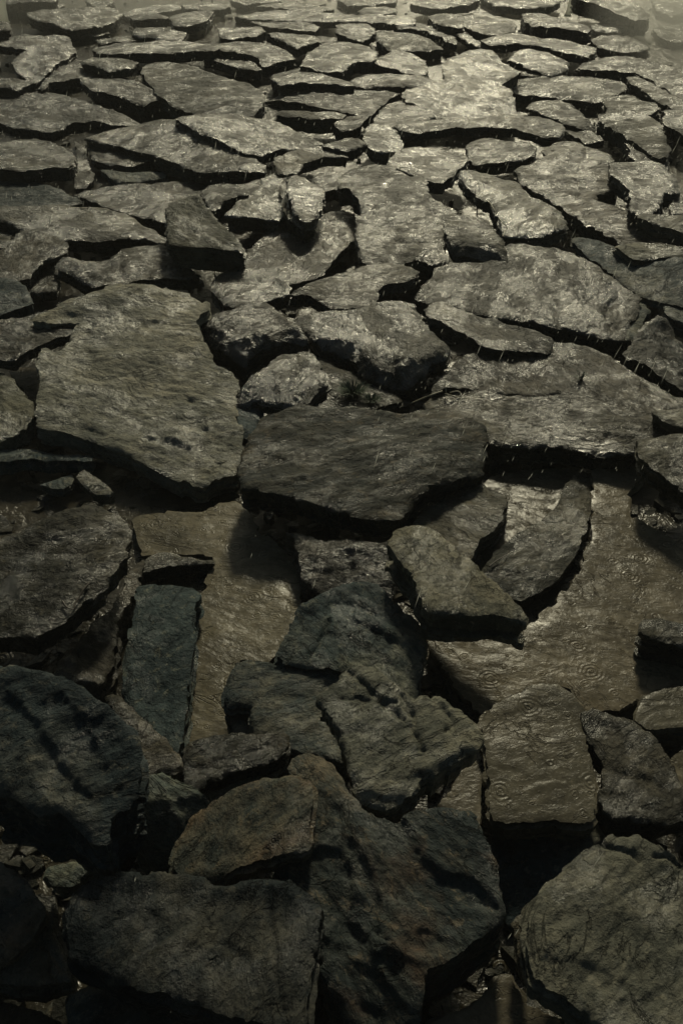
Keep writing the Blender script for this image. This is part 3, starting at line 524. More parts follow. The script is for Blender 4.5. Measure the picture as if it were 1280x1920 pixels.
(.03,.05,0,0,'f',1.1,"246,975 262,962 300,958 340,962 380,958 410,945 440,940 462,958 480,985 500,1005 530,1028 552,1050 560,1082 562,1120 552,1160 540,1190 520,1215 500,1236 450,1238 434,1262 424,1300 426,1350 430,1375 400,1384 370,1392 345,1402 342,1370 350,1310 358,1250 366,1200 370,1150 376,1110 402,1070 404,1042 350,1038 300,1034 268,1040 256,1010","broad drowned brown slab full of rain rings, in the channel left of centre"),
(.23,.09,5,0,'t',.85,"-25,1008 5,1002 30,994 55,984 75,975 92,966 110,958 130,950 148,941 158,934 172,934 185,941 200,948 215,955 228,962 238,969 243,980 242,995 240,1012 236,1028 230,1044 222,1058 212,1072 200,1084 188,1097 172,1110 158,1122 144,1138 130,1150 115,1164 100,1175 80,1185 60,1193 40,1191 20,1190 -25,1191","large slab with scaly dark wavy flakes, left edge, mid height"),
(.10,.10,0,0,'t',.95,"268,1034 264,1055 259,1074 257,1095 248,1112 240,1126 230,1138 221,1148 217,1168 214,1186 212,1200 210,1216 207,1232 204,1246 195,1262 184,1280 168,1274 150,1270 135,1268 118,1262 100,1255 110,1238 124,1222 140,1202 157,1186 168,1180 176,1170 192,1148 210,1129 222,1110 234,1091 240,1076 246,1061 256,1048","long narrow flaky slab running down beside the scaly slab, left"),
(.12,.09,3,2,'d',1.7,"256,1102 262,1094 275,1089 290,1087 310,1089 330,1091 348,1092 360,1095 368,1102 371,1112 367,1124 366,1142 365,1160 363,1182 362,1204 358,1228 355,1252 352,1276 349,1300 345,1326 341,1352 338,1380 334,1404 320,1398 305,1388 292,1374 278,1360 262,1342 248,1328 236,1310 228,1292 228,1262 231,1232 238,1210 244,1190 249,1170 255,1148 256,1128","upright rectangular dark slab with a brown right side, standing in water at left"),
(.06,.06,0,0,'t',1,"262,1072 266,1054 280,1044 300,1037 325,1037 350,1041 378,1044 402,1047 402,1051 375,1052 340,1055 320,1059 300,1064 280,1069","small slab with a black notched front just above the upright rectangular slab"),
(.26,.13,3,0,'g',1.35,"728,1018 731,1008 738,1001 748,991 758,983 770,979 783,978 794,981 806,988 820,998 836,1010 852,1025 868,1040 886,1056 905,1072 925,1091 945,1110 966,1131 986,1151 985,1159 965,1156 940,1150 910,1148 880,1148 848,1147 820,1145 806,1140 796,1130 788,1110 780,1090 775,1076 768,1063 756,1054 746,1044 736,1030","chisel shaped slab with a square black cut end, right of centre"),
(.09,.10,0,0,'g',.85,"776,985 785,965 800,948 820,930 840,916 862,905 876,899 892,896 906,901 920,908 933,913 943,921 949,934 945,950 941,966 933,980 923,992 908,998 898,1006 890,1024 878,1046 866,1040 850,1022 820,1000 790,990","tan slab with a bright rim tucked between the central slab and the chisel shaped slab"),
(.055,.08,0,0,'t',1.15,"905,1065 916,1048 930,1030 950,1014 975,998 998,984 1018,972 1034,958 1045,940 1052,925 1058,912 1066,898 1076,886 1092,880 1108,880 1109,898 1108,916 1107,938 1104,962 1098,982 1092,1002 1086,1020 1078,1037 1070,1050 1060,1062 1050,1074 1038,1086 1022,1096 1005,1105 992,1112 978,1118 962,1114 948,1104 934,1094 920,1080","crescent shaped drowned slab ending in a rounded tip, right of the chisel shaped slab"),
(.045,.09,0,0,'f',1.0,"1110,884 1130,876 1160,874 1200,866 1212,876 1200,896 1182,912 1172,930 1172,950 1182,968 1210,985 1245,1000 1300,1030 1300,1296 1260,1296 1225,1296 1200,1306 1160,1330 1120,1330 1092,1326 1080,1308 1068,1292 1045,1282 1012,1282 985,1291 955,1306 930,1318 905,1332 890,1322 872,1302 856,1282 842,1262 830,1246 818,1230 806,1216 803,1200 820,1180 870,1180 990,1172 1030,1140 1062,1105 1085,1075 1100,1030 1108,990 1112,940","huge flat slab under a brown film of water pocked by rain rings, right"),
(.13,.14,3,0,'t',.88,"1201,1182 1204,1168 1212,1158 1226,1157 1242,1157 1258,1162 1278,1166 1300,1168 1300,1216 1275,1206 1250,1196 1235,1193 1218,1191 1206,1188","small notched slab sticking out of the water at the right edge"),
(.11,.10,3,0,'t',.85,"535,990 550,996 565,1002 588,1010 612,1016 650,1012 700,1012 738,1014 738,1040 735,1065 731,1088 712,1090 690,1088 662,1091 642,1094 625,1096 605,1092 587,1087 574,1077 565,1066 562,1050 560,1034 554,1020 550,1006","shaded slab under the pointed front of the big central slab"),
(.16,.11,5,2,'d',1.5,"519,1226 522,1214 530,1200 540,1186 545,1172 552,1160 556,1146 564,1134 580,1122 602,1111 625,1102 644,1094 662,1088 678,1088 694,1089 705,1093 716,1100 727,1112 738,1125 750,1137 762,1148 776,1156 790,1166 796,1180 796,1198 791,1228 787,1258 782,1284 778,1312 760,1314 740,1308 712,1290 684,1270 660,1260 640,1256 615,1250 590,1248 555,1243 530,1238","dark folded slab with tan streaks and a fine crack, below the big central slab"),
(.13,.12,4,0,'d',1.3,"424,1310 428,1292 433,1270 438,1252 444,1240 456,1236 480,1238 505,1239 530,1241 560,1245 590,1248 620,1250 652,1252 660,1280 662,1320 660,1365 655,1400 640,1424 620,1420 600,1414 570,1406 540,1396 520,1384 500,1374 478,1368 476,1350 472,1322 445,1318 432,1324","dark blue slab with a square notch on its left, left of the cracked tan slab"),
(.09,.08,0,0,'g',1,"434,1330 450,1328 468,1328 474,1350 480,1372 460,1374 440,1372 432,1352","small shaded block sitting in the notch of the dark blue slab"),
(.28,.11,5,2,'g',1.35,"597,1304 603,1296 611,1288 622,1279 634,1270 644,1260 658,1250 674,1241 684,1242 697,1246 710,1258 727,1271 740,1278 752,1286 764,1298 776,1310 786,1306 792,1299 803,1296 815,1293 826,1294 836,1301 850,1318 865,1334 884,1350 900,1366 901,1376 896,1386 886,1394 876,1401 862,1412 846,1421 838,1418 826,1430 812,1441 800,1440 790,1450 778,1466 768,1478 752,1490 736,1498 725,1502 708,1496 694,1492 680,1484 672,1468 665,1450 660,1430 654,1410 648,1390 640,1370 632,1356 622,1340 612,1322","cracked tan wet slab with a notch at its back, lower centre"),
(.14,.10,2,0,'f',1.0,"903,1360 905,1345 912,1332 930,1320 950,1309 968,1300 985,1291 998,1285 1012,1282 1028,1281 1045,1283 1058,1290 1070,1300 1080,1312 1088,1326 1090,1348 1093,1370 1096,1390 1101,1412 1106,1434 1110,1458 1112,1482 1115,1506 1114,1530 1107,1538 1095,1540 1068,1538 1040,1536 1010,1537 980,1538 952,1539 924,1538 919,1520 918,1498 918,1472 917,1446 914,1420 911,1396 906,1378","tombstone shaped slab covered with water rings, lower right"),
(.15,.11,3,0,'t',.9,"1093,1340 1094,1327 1106,1324 1120,1325 1130,1332 1142,1338 1160,1341 1180,1345 1198,1356 1215,1369 1228,1384 1240,1400 1252,1424 1262,1450 1278,1470 1300,1492 1300,1524 1270,1530 1240,1538 1225,1534 1210,1528 1195,1528 1180,1525 1165,1530 1150,1527 1136,1516 1124,1500 1128,1484 1136,1470 1140,1450 1145,1430 1136,1414 1124,1400 1110,1384 1099,1368","rumpled leg shaped slab with dark folds, right of the tombstone shaped slab"),
(.10,.11,0,0,'f',.95,"1190,1350 1196,1325 1205,1308 1222,1298 1245,1290 1300,1284 1300,1362 1275,1362 1250,1364 1230,1367 1212,1366","slab with a straight shaded front at the right edge, above the black corner gap"),
(.10,.10,0,0,'f',.95,"1252,1426 1268,1412 1300,1396 1300,1490 1285,1478 1268,1456","small wet slab corner at the right edge, below the black corner gap"),
(.045,.05,0,0,'d',1.4,"905,1570 950,1560 1010,1560 1070,1555 1108,1550 1118,1538 1126,1560 1132,1578 1110,1592 1082,1610 1056,1630 1026,1654 1000,1680 985,1700 962,1722 948,1700 938,1665 925,1625 915,1600","flat dark drowned slab between the rust stained slab and the pale octagon"),
(.10,.09,0,0,'f',.85,"812,1520 828,1500 845,1485 855,1462 868,1440 888,1424 899,1432 902,1460 900,1492 900,1525 896,1550 880,1545 850,1530","small jagged wet slab in the shade right of the cracked tan slab"),
(.20,.09,4,2,'t',.85,"348,1392 360,1386 378,1382 400,1378 425,1375 450,1373 475,1372 505,1372 530,1372 539,1378 540,1392 532,1408 520,1418 500,1426 478,1432 450,1438 425,1444 400,1452 380,1462 362,1472 350,1466 345,1450 345,1425","log shaped slab with a blunt right end, lower left of centre"),
(.15,.08,0,0,'g',1,"345,1478 360,1468 385,1458 410,1452 440,1444 470,1438 500,1430 528,1440 520,1452 495,1458 472,1466 450,1476 428,1488 408,1502 395,1505 375,1490","ledge slab showing directly under the log shaped slab"),
(.17,.10,5,2,'t',.8,"200,1296 215,1302 235,1318 250,1332 264,1345 278,1361 293,1380 308,1396 324,1412 346,1436 334,1438 322,1440 302,1445 282,1450 262,1458 248,1440 240,1400 225,1350","triangular tan slab squeezed between the huge dark boulder slab and the upright slab"),
(.21,.13,9,0,'d',1.6,"238,1510 246,1490 252,1472 264,1462 282,1452 304,1447 316,1452 326,1461 346,1469 366,1478 384,1490 399,1506 394,1516 386,1525 372,1536 358,1548 346,1562 335,1577 322,1582 311,1581 298,1579 285,1576 274,1570 262,1562 252,1550 245,1535","two toned slab with tan crown and dark face, right of the huge boulder slab"),
(.29,.07,8,-2,'r',1.2,"326,1606 330,1590 338,1574 350,1552 365,1530 382,1514 400,1499 420,1485 440,1474 455,1467 470,1461 492,1457 515,1455 540,1455 560,1457 572,1461 581,1468 586,1480 587,1494 582,1512 578,1532 578,1552 580,1570 572,1582 560,1590 535,1597 510,1604 480,1612 450,1620 430,1632 412,1644 400,1647 388,1647 360,1640 336,1633 328,1620","brown mottled slab lying on top of two darker ones, lower left of centre"),
(.42,.22,14,-4,'d',1.35,"-25,1242 5,1242 30,1245 50,1250 72,1252 95,1256 112,1262 132,1273 152,1286 176,1302 200,1320 222,1337 242,1354 252,1364 259,1377 262,1392 262,1415 260,1440 259,1465 258,1488 248,1500 232,1508 218,1516 206,1528 203,1548 198,1574 182,1568 165,1560 152,1550 140,1540 126,1526 110,1514 90,1512 70,1514 55,1508 40,1500 20,1488 0,1480 -25,1474","huge dark boulder like slab at the left edge, lower half"),
(.32,.13,6,0,'d',.6,"126,1740 126,1715 130,1692 140,1668 152,1652 168,1640 190,1633 220,1630 255,1628 290,1629 325,1631 355,1635 382,1641 400,1650 420,1652 445,1647 472,1645 500,1645 530,1648 552,1655 570,1666 585,1682 597,1700 601,1716 600,1732 595,1752 590,1772 585,1800 580,1832 573,1880 566,1945 530,1935 500,1922 470,1914 440,1905 405,1893 370,1881 345,1872 320,1862 300,1858 280,1857 255,1850 230,1841 205,1825 180,1810 155,1798 132,1786 127,1765","huge smooth almost black slab across the lower left with a pale vein"),
(.25,.20,11,-3,'r',1.25,"541,1420 544,1404 560,1396 580,1395 600,1404 620,1418 636,1450 650,1482 670,1504 690,1520 715,1532 740,1534 762,1524 782,1514 806,1511 830,1510 856,1511 880,1515 892,1526 900,1542 908,1566 916,1590 926,1620 936,1650 942,1682 947,1710 940,1722 930,1730 905,1750 880,1768 855,1786 830,1798 812,1806 797,1814 797,1838 796,1862 793,1880 788,1896 776,1908 760,1916 742,1921 722,1925 690,1918 668,1910 652,1898 640,1880 630,1862 618,1840 608,1815 602,1780 600,1745 602,1715 585,1680 560,1660 530,1650 508,1635 520,1605 560,1592 576,1578 580,1550 585,1515 586,1488 570,1466 550,1450","broad rust stained slab with folded ridges, lower centre"),
(.24,.09,0,3,'t',.8,"965,1722 972,1714 984,1710 990,1722 993,1750 994,1780 998,1806 1015,1822 1040,1846 1028,1846 1010,1832 992,1816 980,1800 973,1786 972,1760","thin dark layer slab peeping out under the left side of the pale octagon"),
(.31,.12,4,0,'g',1.15,"991,1700 993,1688 1006,1673 1020,1660 1040,1642 1062,1625 1082,1607 1104,1590 1116,1583 1128,1579 1138,1568 1150,1562 1164,1566 1180,1564 1196,1561 1210,1569 1225,1581 1248,1596 1272,1611 1300,1632 1300,1950 1220,1950 1140,1942 1130,1926 1120,1910 1105,1896 1088,1884 1075,1872 1060,1861 1038,1850 1018,1838 1005,1824 998,1810 994,1792 991,1770 990,1745 990,1722","pale eight sided slab with a water film and mottled top, lower right corner"),
(.14,.13,3,0,'f',.85,"800,1930 820,1914 842,1904 870,1895 888,1884 902,1870 914,1858 928,1844 942,1830 955,1829 962,1840 966,1852 975,1868 986,1884 1006,1894 1030,1904 1050,1916 1070,1932 1060,1975 800,1975","jagged wet slab poking in at the bottom edge, left of the pale octagon"),
(.24,.09,5,0,'r',1.5,"-25,1612 0,1617 15,1625 38,1634 48,1650 60,1670 72,1686 82,1702 72,1722 60,1740 46,1760 30,1780 15,1792 0,1800 -25,1804","brown cracked slab at the left edge near the bottom"),
(.19,.10,4,0,'g',.95,"-25,1806 0,1800 30,1780 60,1740 84,1702 92,1722 100,1745 112,1768 124,1792 130,1812 132,1834 112,1838 90,1842 70,1845 50,1845 25,1840 0,1836 -25,1840","grey slab leaning under the brown cracked left edge slab, near the bottom"),
(.16,.10,5,0,'t',.75,"-25,1874 0,1874 20,1877 42,1886 64,1890 88,1900 112,1912 140,1930 130,1965 -25,1965","slab with a lit curved rim in the bottom left corner"),
(.17,.14,2,0,'d',1.2,"128,1855 160,1850 200,1852 230,1853 262,1858 300,1870 350,1886 400,1902 460,1925 450,1965 150,1965 130,1900","very dark slab with a thin lit line under the huge smooth black slab, bottom edge"),
(.10,.09,0,0,'d',1.6,"85,1642 92,1626 110,1622 140,1618 175,1612 205,1608 190,1622 165,1634 135,1650 108,1656","dim slab sliver in the black gap behind the huge smooth black slab"),
(.02,.05,0,0,'f',.75,"872,1050 890,1000 915,950 905,905 930,890 980,880 1040,878 1085,878 1075,905 1050,950 1030,985 985,1015 940,1050 915,1090 890,1078","flat drowned brown patch between the crescent shaped slab and the tan slab"),
(.13,.20,0,0,'t',.6,"-30,-14 20,-16 70,-18 108,-12 104,-3 70,0 30,1 -30,0","dark fronted misty slab cut by the top edge behind the wide pale water jet"),
]
CHIPS = [
((397,1664),16,12,'d',"small square slate chip between the brown mottled slab and the huge smooth black slab"),
((374,1711),26,10,'d',"flat oval slate chip lying on the right half of the huge smooth black slab"),
((292,1846),10,12,'r',"orange brown leaf shaped chip at the front rim of the huge smooth black slab"),
]

# ledges, cracks and knobs one can see on single slabs: (kind, height, width in photo px, line)
FEATS = {
 "biggest round slab": [('ledge', .010, 30, "228,585 260,598 300,603 340,608 372,612"), ('knob', .008, 22, "262,800 275,790 310,787 340,792 358,806 364,828 352,838 330,828 300,826 280,822"),
    ('ledge', .008, 40, "84,745 105,758 130,772 150,785 165,800 190,812 225,826"), ('ledge', .007, 30, "405,800 430,808 458,812"), ('ledge', .010, 22, "345,745 365,748 382,765 378,795")],
 "big smooth central": [('ledge', .006, 30, "500,905 560,895 640,880 700,868 760,850"), ('crack', .004, 5, "735,830 718,860 705,880 700,915"), ('ledge', .004, 20, "540,830 575,825 600,842")],
 "very wide slab": [('ledge', .010, 40, "1020,748 1080,742 1140,758 1170,775"), ('ledge', .010, 50, "1010,815 1080,820 1130,812 1190,822"), ('ledge', .008, 30, "860,755 940,762 1020,770")],
 "thin broken edged": [('ledge', .006, 20, "880,690 960,705 1040,715 1110,735 1150,762")],
 "cracked tan wet": [('crack', .012, 7, "662,1258 690,1290 722,1318 760,1350 776,1370 792,1398"), ('crack', .010, 6, "776,1356 775,1338 752,1300"), ('crack', .010, 7, "808,1298 832,1325 850,1350 838,1362"), ('crack', .008, 5, "640,1308 690,1310 740,1316"), ('ledge', .016, 30, "768,1448 800,1440 828,1424 868,1404"), ('ledge', .012, 25, "680,1478 720,1484 755,1486")],
 "dark folded": [('crack', .012, 5, "616,1160 604,1190 590,1215 584,1228"), ('ledge', .014, 30, "640,1120 680,1128 700,1150 740,1180 790,1215"), ('ledge', .014, 40, "600,1185 660,1190 720,1230 770,1262"), ('knob', .010, 16, "660,1140 700,1150 780,1200 770,1220 700,1180 665,1165"), ('ledge', .012, 30, "560,1150 600,1140 640,1115")],
 "broad rust": [('ledge', .022, 45, "590,1590 640,1592 662,1640 655,1690 680,1750 700,1770"), ('ledge', .018, 50, "665,1580 700,1640 712,1690 705,1735 720,1752"), ('ledge', .020, 50, "760,1540 790,1600 830,1640 880,1642 925,1690"), ('facet', .22, 0, "590,1758 640,1768 690,1782 740,1790 800,1822"), ('ledge', .014, 40, "600,1752 650,1762 700,1780 750,1788 800,1815"), ('ledge', .010, 30, "760,1750 810,1745 850,1765")],
 "large slab with scaly": [('ledge', .008, 14, "0,1010 60,1000 110,1005 160,1002 225,1000"), ('ledge', .008, 14, "0,1040 70,1025 130,1035 190,1028 232,1036"), ('ledge', .008, 14, "0,1065 60,1058 120,1070 180,1065 215,1060"), ('ledge', .008, 16, "60,1090 120,1085 170,1095"), ('ledge', .006, 12, "20,1025 90,1012 150,1020")],
 "broad cracked": [('crack', .016, 7, "1160,550 1145,562 1137,580 1140,600 1152,616"), ('ledge', .010, 18, "930,508 960,512 985,512"), ('ledge', .010, 20, "955,530 985,538 1000,545"), ('ledge', .008, 20, "1030,548 1060,545 1085,552")],
 "biggest rugged": [('ledge', .016, 30, "700,395 730,410 745,425 790,430"), ('ledge', .014, 30, "675,440 720,448 770,445 830,455"), ('crack', .008, 5, "790,385 815,395 835,410")],
 "wide ribbed": [('ledge', .016, 20, "285,170 340,166 400,158 420,160"), ('ledge', .014, 20, "345,190 390,184"), ('ledge', .012, 15, "400,172 440,165 480,175")],
 "flat wet slab": [('ledge', .012, 25, "446,492 480,508 520,526 545,534")],
 "humped slab with": [('ledge', .022, 22, "625,538 655,528 700,522 760,518")],
 "huge dark boulder": [('ledge', .014, 60, "20,1300 70,1350 110,1420 160,1480"), ('ledge', .010, 50, "120,1300 170,1370 200,1440")],
 "huge smooth almost": [('ledge', .008, 40, "190,1705 270,1700 310,1720"), ('crack', .006, 8, "500,1650 505,1720 515,1800 530,1900"), ('ledge', .008, 40, "420,1770 470,1790")],
 "log shaped": [('ledge', .014, 18, "350,1440 400,1425 450,1412 500,1392")],
 "largest long": [('crack', .008, 5, "1096,268 1099,285 1098,296"), ('ledge', .010, 40, "1010,300 1050,350 1120,385 1160,400")],
 "tombstone": [('ledge', .005, 30, "915,1345 960,1335 1010,1320 1080,1345")],
 "pale eight sided": [('crack', .010, 6, "1128,1580 1160,1592 1185,1598 1198,1608"), ('crack', .010, 5, "1228,1600 1255,1605 1275,1620"), ('ledge', .010, 60, "1020,1790 1080,1795 1140,1822 1180,1850")],
 "rumpled leg": [('ledge', .014, 25, "1110,1350 1150,1360 1190,1400"), ('ledge', .014, 25, "1150,1440 1200,1450 1240,1470"), ('ledge', .012, 25, "1130,1480 1180,1490 1230,1520")],
 "crescent": [('ledge', .008, 25, "925,1070 955,1062 990,1080")],
 "rough slab with glinting": [('ledge', .014, 30, "620,612 680,618 740,625 775,615"), ('crack', .010, 5, "668,625 674,655 676,680"), ('facet', .38, 0, "540,604 600,628 670,640 700,662 780,672 850,640")],
 "wrinkled slab": [('facet', .42, 0, "365,604 410,618 445,636 470,628 520,616 585,612")],
 "brown cracked": [('ledge', .014, 30, "0,1708 30,1695 70,1685"), ('crack', .014, 8, "85,1702 50,1750 0,1810")],
 "grey slab leaning": [('ledge', .010, 20, "60,1755 100,1765 115,1800")],
 "small blue grey block": [('facet', .3, 0, "820,436 850,446 900,458 960,466")],
 "two toned slab": [('facet', .55, 0, "230,1505 270,1500 320,1502 350,1490 410,1486")],
 "shaded slab under": [('facet', .35, 0, "540,1050 600,1036 650,1026 745,1022")],
 "ridged slab": [('facet', .5, 0, "1290,720 1230,650 1216,600 1240,570")],
 "pale wedge slab": [('facet', .3, 0, "430,712 480,708 560,712 630,716"), ('ledge', .008, 14, "470,706 520,704 590,708")],
 "small upright shard": [('crack', .004, 4, "552,340 570,360 588,372")],
}

for key, fts in FEATS.items():
    k = [i for i, r in enumerate(SLABS) if r[7].startswith(key)]
    FEAT[k[0]] = fts
for key, a_ in (('big smooth central', .35), ('broad rust', -.9), ('very wide', -.12), ('large slab with scaly', .15)):
    STRIKE[[i for i, r in enumerate(SLABS) if r[7].startswith(key)][0]] = a_
for i, row in enumerate(SLABS): slab(i, *row)

# ---------------- things lying and growing on the slabs ----------------
bpy.context.view_layer.update()
DG = bpy.context.evaluated_depsgraph_get()
def at(u, v, lift=0.0):
    d = Vector(ray(u, v).tolist()).normalized()
    ok, loc, nr, _, _, _ = S.ray_cast(DG, Vector((0, 0, CAM_H)), d)
    return loc+Vector((0, 0, lift))
def empty(name, loc, label, cat):
    o = bpy.data.objects.new(name, None); C.objects.link(o); o.location = loc; o.empty_display_size = .05
    tag(o, label, cat); return o
def join(parts):
    V = []; F = []
    for v, f in parts:
        b = len(V); V += list(v); F += [tuple(i+b for i in q) for q in f]
    return V, F
def rel(vf, org): return [Vector(p)-Vector(org) for p in vf[0]], vf[1]

for (c, w, hgt, mk, lab) in CHIPS:
    rnd = random.Random(w*7+hgt); k = 9; z = at(c[0], c[1]).z+.010
    if hgt > w: pts = ['%.1f,%.1f' % (c[0]+w/2*math.cos(2*math.pi*i/k)*rnd.uniform(.8, 1), c[1]+hgt/2*math.sin(2*math.pi*i/k)) for i in range(k)]
    else: pts = ['%.1f,%.1f' % (c[0]+w/2*(abs(math.cos(2*math.pi*i/k))**.6*(1 if math.cos(2*math.pi*i/k) > 0 else -1))*rnd.uniform(.85, 1), c[1]+hgt/2*math.sin(2*math.pi*i/k)*rnd.uniform(.8, 1)) for i in range(k)]
    o = slab(500+w, z, .016, 0, 0, mk, 1.2, ' '.join(pts), lab, .6, 'stone chip'); o.name = 'slate_chip'

stem_m = plain('dry_stem', (.42, .38, .27), .6, .3, 60, .001)
dark_stem_m = plain('wet_twig', (.055, .040, .026), .5, .4, 60, .001)
leaf_m = plain('grass_blade', (.030, .060, .022), .5, .4, 40, .001)
def spline(pts, n=8):
    out = []
    for i in range(len(pts)-1):
        p0 = pts[max(i-1, 0)]; p1 = pts[i]; p2 = pts[i+1]; p3 = pts[min(i+2, len(pts)-1)]
        for k in range(n):
            t = k/n; out.append(.5*((2*p1)+(p2-p0)*t+(2*p0-5*p1+4*p2-p3)*t*t+(3*p1-p0-3*p2+p3)*t**3))
    out.append(pts[-1]); return out
def stem(name, px, rad, mat, label, cat, lifts=None):
    P = [at(u, v, .006+(lifts[i] if lifts else 0)) for i, (u, v) in enumerate(px)]
    P = spline(P); org = P[0].copy()
    v, f = tube([p-org for p in P], [rad*(1-.6*i/len(P)) for i in range(len(P))])
    o = link(name, mesh_from(name, v, f), mat); o.location = org; tag(o, label, cat); return o
# pale dry stem with a looped head
P = [at(768, 764, .012), at(800, 755, .02), at(828, 746, .022)]
org = P[0]; root = empty('dry_stem', org, 'pale dry stem with a small looped head, lying behind the big central slab', 'plant stem')
v, f = tube([p-org for p in spline(P)], .0022); link('stalk', mesh_from('stalk', v, f), stem_m, root)
hd = at(836, 746, .012)
lp = [hd+Vector((.022*math.cos(t)+.018, .012*math.sin(t), .004*math.sin(2*t))) for t in np.linspace(2.6, 2.6+5.6, 18)]
v, f = tube([p-org for p in lp], .0018); link('seed_head', mesh_from('seed_head', v, f), stem_m, root)
v, f = tube([hd-org, hd-org+Vector((-.004, .002, .022))], .0015); link('side_shoot', mesh_from('side_shoot', v, f), stem_m, root)
stem('dry_stem', [(894, 394), (903, 389), (914, 388), (924, 399), (932, 414), (941, 426), (950, 434), (945, 442), (941, 449)], .0028, stem_m,
     'thin curled pale stem hooked over the edge of the smooth shiny slab', 'plant stem', [0, .01, .015, .01, .01, .01, .01, .01, .005])
stem('twig', [(168, 1098), (158, 1110), (150, 1124), (142, 1136), (141, 1145)], .0028, dark_stem_m, 'dark curved twig on the front of the large scaly slab', 'twig')
stem('twig', [(119, 1132), (126, 1142), (135, 1146), (143, 1147)], .0022, dark_stem_m, 'short hooked twig left of the dark curved twig on the scaly slab', 'twig')
stem('twig', [(916, 1066), (930, 1055), (946, 1046), (952, 1040)], .0018, dark_stem_m, 'thin straight twig across the crescent shaped drowned slab', 'twig')
# green tuft
rnd = random.Random(4)
def tuft(c, n, ln, spread, label, name='plant_tuft'):
    root = empty(name, c, label, 'plant')
    blades = []
    for i in range(n):
        a = rnd.uniform(0, 6.28); r = rnd.uniform(0, spread); b = Vector((r*math.cos(a), r*math.sin(a)*.6, 0))
        L = ln*rnd.uniform(.5, 1); lean = rnd.uniform(.2, 1.2); dr = Vector((math.cos(a)*lean, math.sin(a)*lean, 1)).normalized()
        mid = b+dr*L*.6; tip = mid+(dr+Vector((math.cos(a), math.sin(a), -.6))*.6)*L*.4
        w = Vector((-math.sin(a), math.cos(a), 0))*.0016
        blades.append(([b-w, b+w, mid+w, mid-w, tip], [(0, 1, 2, 3), (3, 2, 4)]))
    V, F = join(blades); link('leaves', mesh_from('leaves', V, F), leaf_m, root)
    v, f = tube([Vector((0, 0, -.004)), Vector((.001, 0, ln*.4))], .002, 5); link('stem', mesh_from('stem', v, f), dark_stem_m, root)
    return root
tuft(at(660, 742), 190, .052, .030, 'dark green needle leaved tuft growing on the low mossy slab')
tuft(at(695, 753), 90, .030, .022, 'small lighter green tuft beside the dark needle leaved tuft')
tuft(at(1088, 712), 26, .035, .006, 'tiny dark sprig standing alone on the thin broken edged slab', 'sprig')

# ---------------- loose slate chips and grit lying in the gaps ----------------
rg = random.Random(21); bits = []
tops = [(np.array([[float(c) for c in p.split(',')] for p in r[7-1].split()]), r[0]) for r in SLABS]
low = [P for P, z in tops if z < .12]
for i in range(4200):
    u = rg.uniform(-80, 1360); v = -60+2000*rg.random()**1.35
    if any(P[:, 0].min() < u < P[:, 0].max() and P[:, 1].min() < v < P[:, 1].max() and in_poly(np.array([u]), np.array([v]), P)[0] for P in low): continue
    p = on_level(u, v, 0); L = rg.uniform(.008, .03)*(1.5 if rg.random() < .15 else 1); k = rg.randint(4, 6); th = rg.uniform(.003, .009)
    a0 = rg.uniform(0, 6.28); tx, ty = rg.uniform(-.35, .35), rg.uniform(-.35, .35); z0 = rg.uniform(-.014, .008)
    el = rg.uniform(.4, 1.0); top = []; bot = []
    for q in range(k):
        t = 2*math.pi*q/k+rg.uniform(-.35, .35); r = L*rg.uniform(.7, 1.1); x, y = r*math.cos(t), r*el*math.sin(t)
        x, y = x*math.cos(a0)-y*math.sin(a0), x*math.sin(a0)+y*math.cos(a0)
        top.append(Vector((p[0]+x, p[1]+y, z0+th+x*tx+y*ty))); bot.append(Vector((p[0]+x*1.08, p[1]+y*1.08, z0-.02)))
    bits.append((top+bot, [tuple(range(k))]+[(q, q+k, (q+1) % k+k, (q+1) % k) for q in range(k)]))
V, F = join(bits); o = link('slate_gravel', mesh_from('slate_gravel', V, F, False), MAT['t']); o['kind'] = 'stuff'; o['label'] = 'small loose slate splinters and grit in the wet gaps'

# ---------------- falling water: jets and rain ----------------
def falling(name, clear):
    m = N(name); t = m.n('BsdfTranslucent'); t.inputs[0].default_value = (.85, .85, .78, 1); d = m.n('BsdfDiffuse'); d.inputs[0].default_value = (.8, .8, .74, 1)
    tr = m.n('BsdfTransparent'); x1 = m.n('MixShader'); x2 = m.n('MixShader'); x1.inputs[0].default_value = .35; x2.inputs[0].default_value = clear
    m.l(t.outputs[0], x1.inputs[1]); m.l(d.outputs[0], x1.inputs[2]); m.l(x1.outputs[0], x2.inputs[1]); m.l(tr.outputs[0], x2.inputs[2]); m.l(x2.outputs[0], m.out.inputs['Surface'])
    m.t.nodes.remove(m.b); return m
jm = falling('falling_water', .08)
def jet(u, v, r0, r1, lean, label):
    b = on_level(u, v, .03); b = Vector(b.tolist())
    path = []; rad = []
    for i in range(15):
        t = i/14; path.append(Vector((lean*t+.002*math.sin(i*2.1), 0, t*.55))); rad.append(r0+(r1-r0)*t**.6+(.6*r0 if i == 0 else 0)+.0015*math.sin(i*1.7))
    root = empty('water_jet', b, label, 'water jet')
    vv, ff = tube(path, rad, 12); link('stream', mesh_from('stream', vv, ff), jm.m, root)
    vv, ff = tube([Vector((0, 0, -.004)), Vector((0, 0, .004)), Vector((0, 0, .012))], [r0*2.0, r0*1.7, r0*.9], 14); link('splash_foot', mesh_from('splash_foot', vv, ff), jm.m, root)
jet(7, 41, .024, .085, -.03, 'wide pale water jet rising past the top left corner')
jet(1063, 29, .014, .020, .07, 'thin slanting pale water jet at the top edge, right of centre')
rnd = random.Random(9); drops = []
rm = falling('rain_drop', .45)
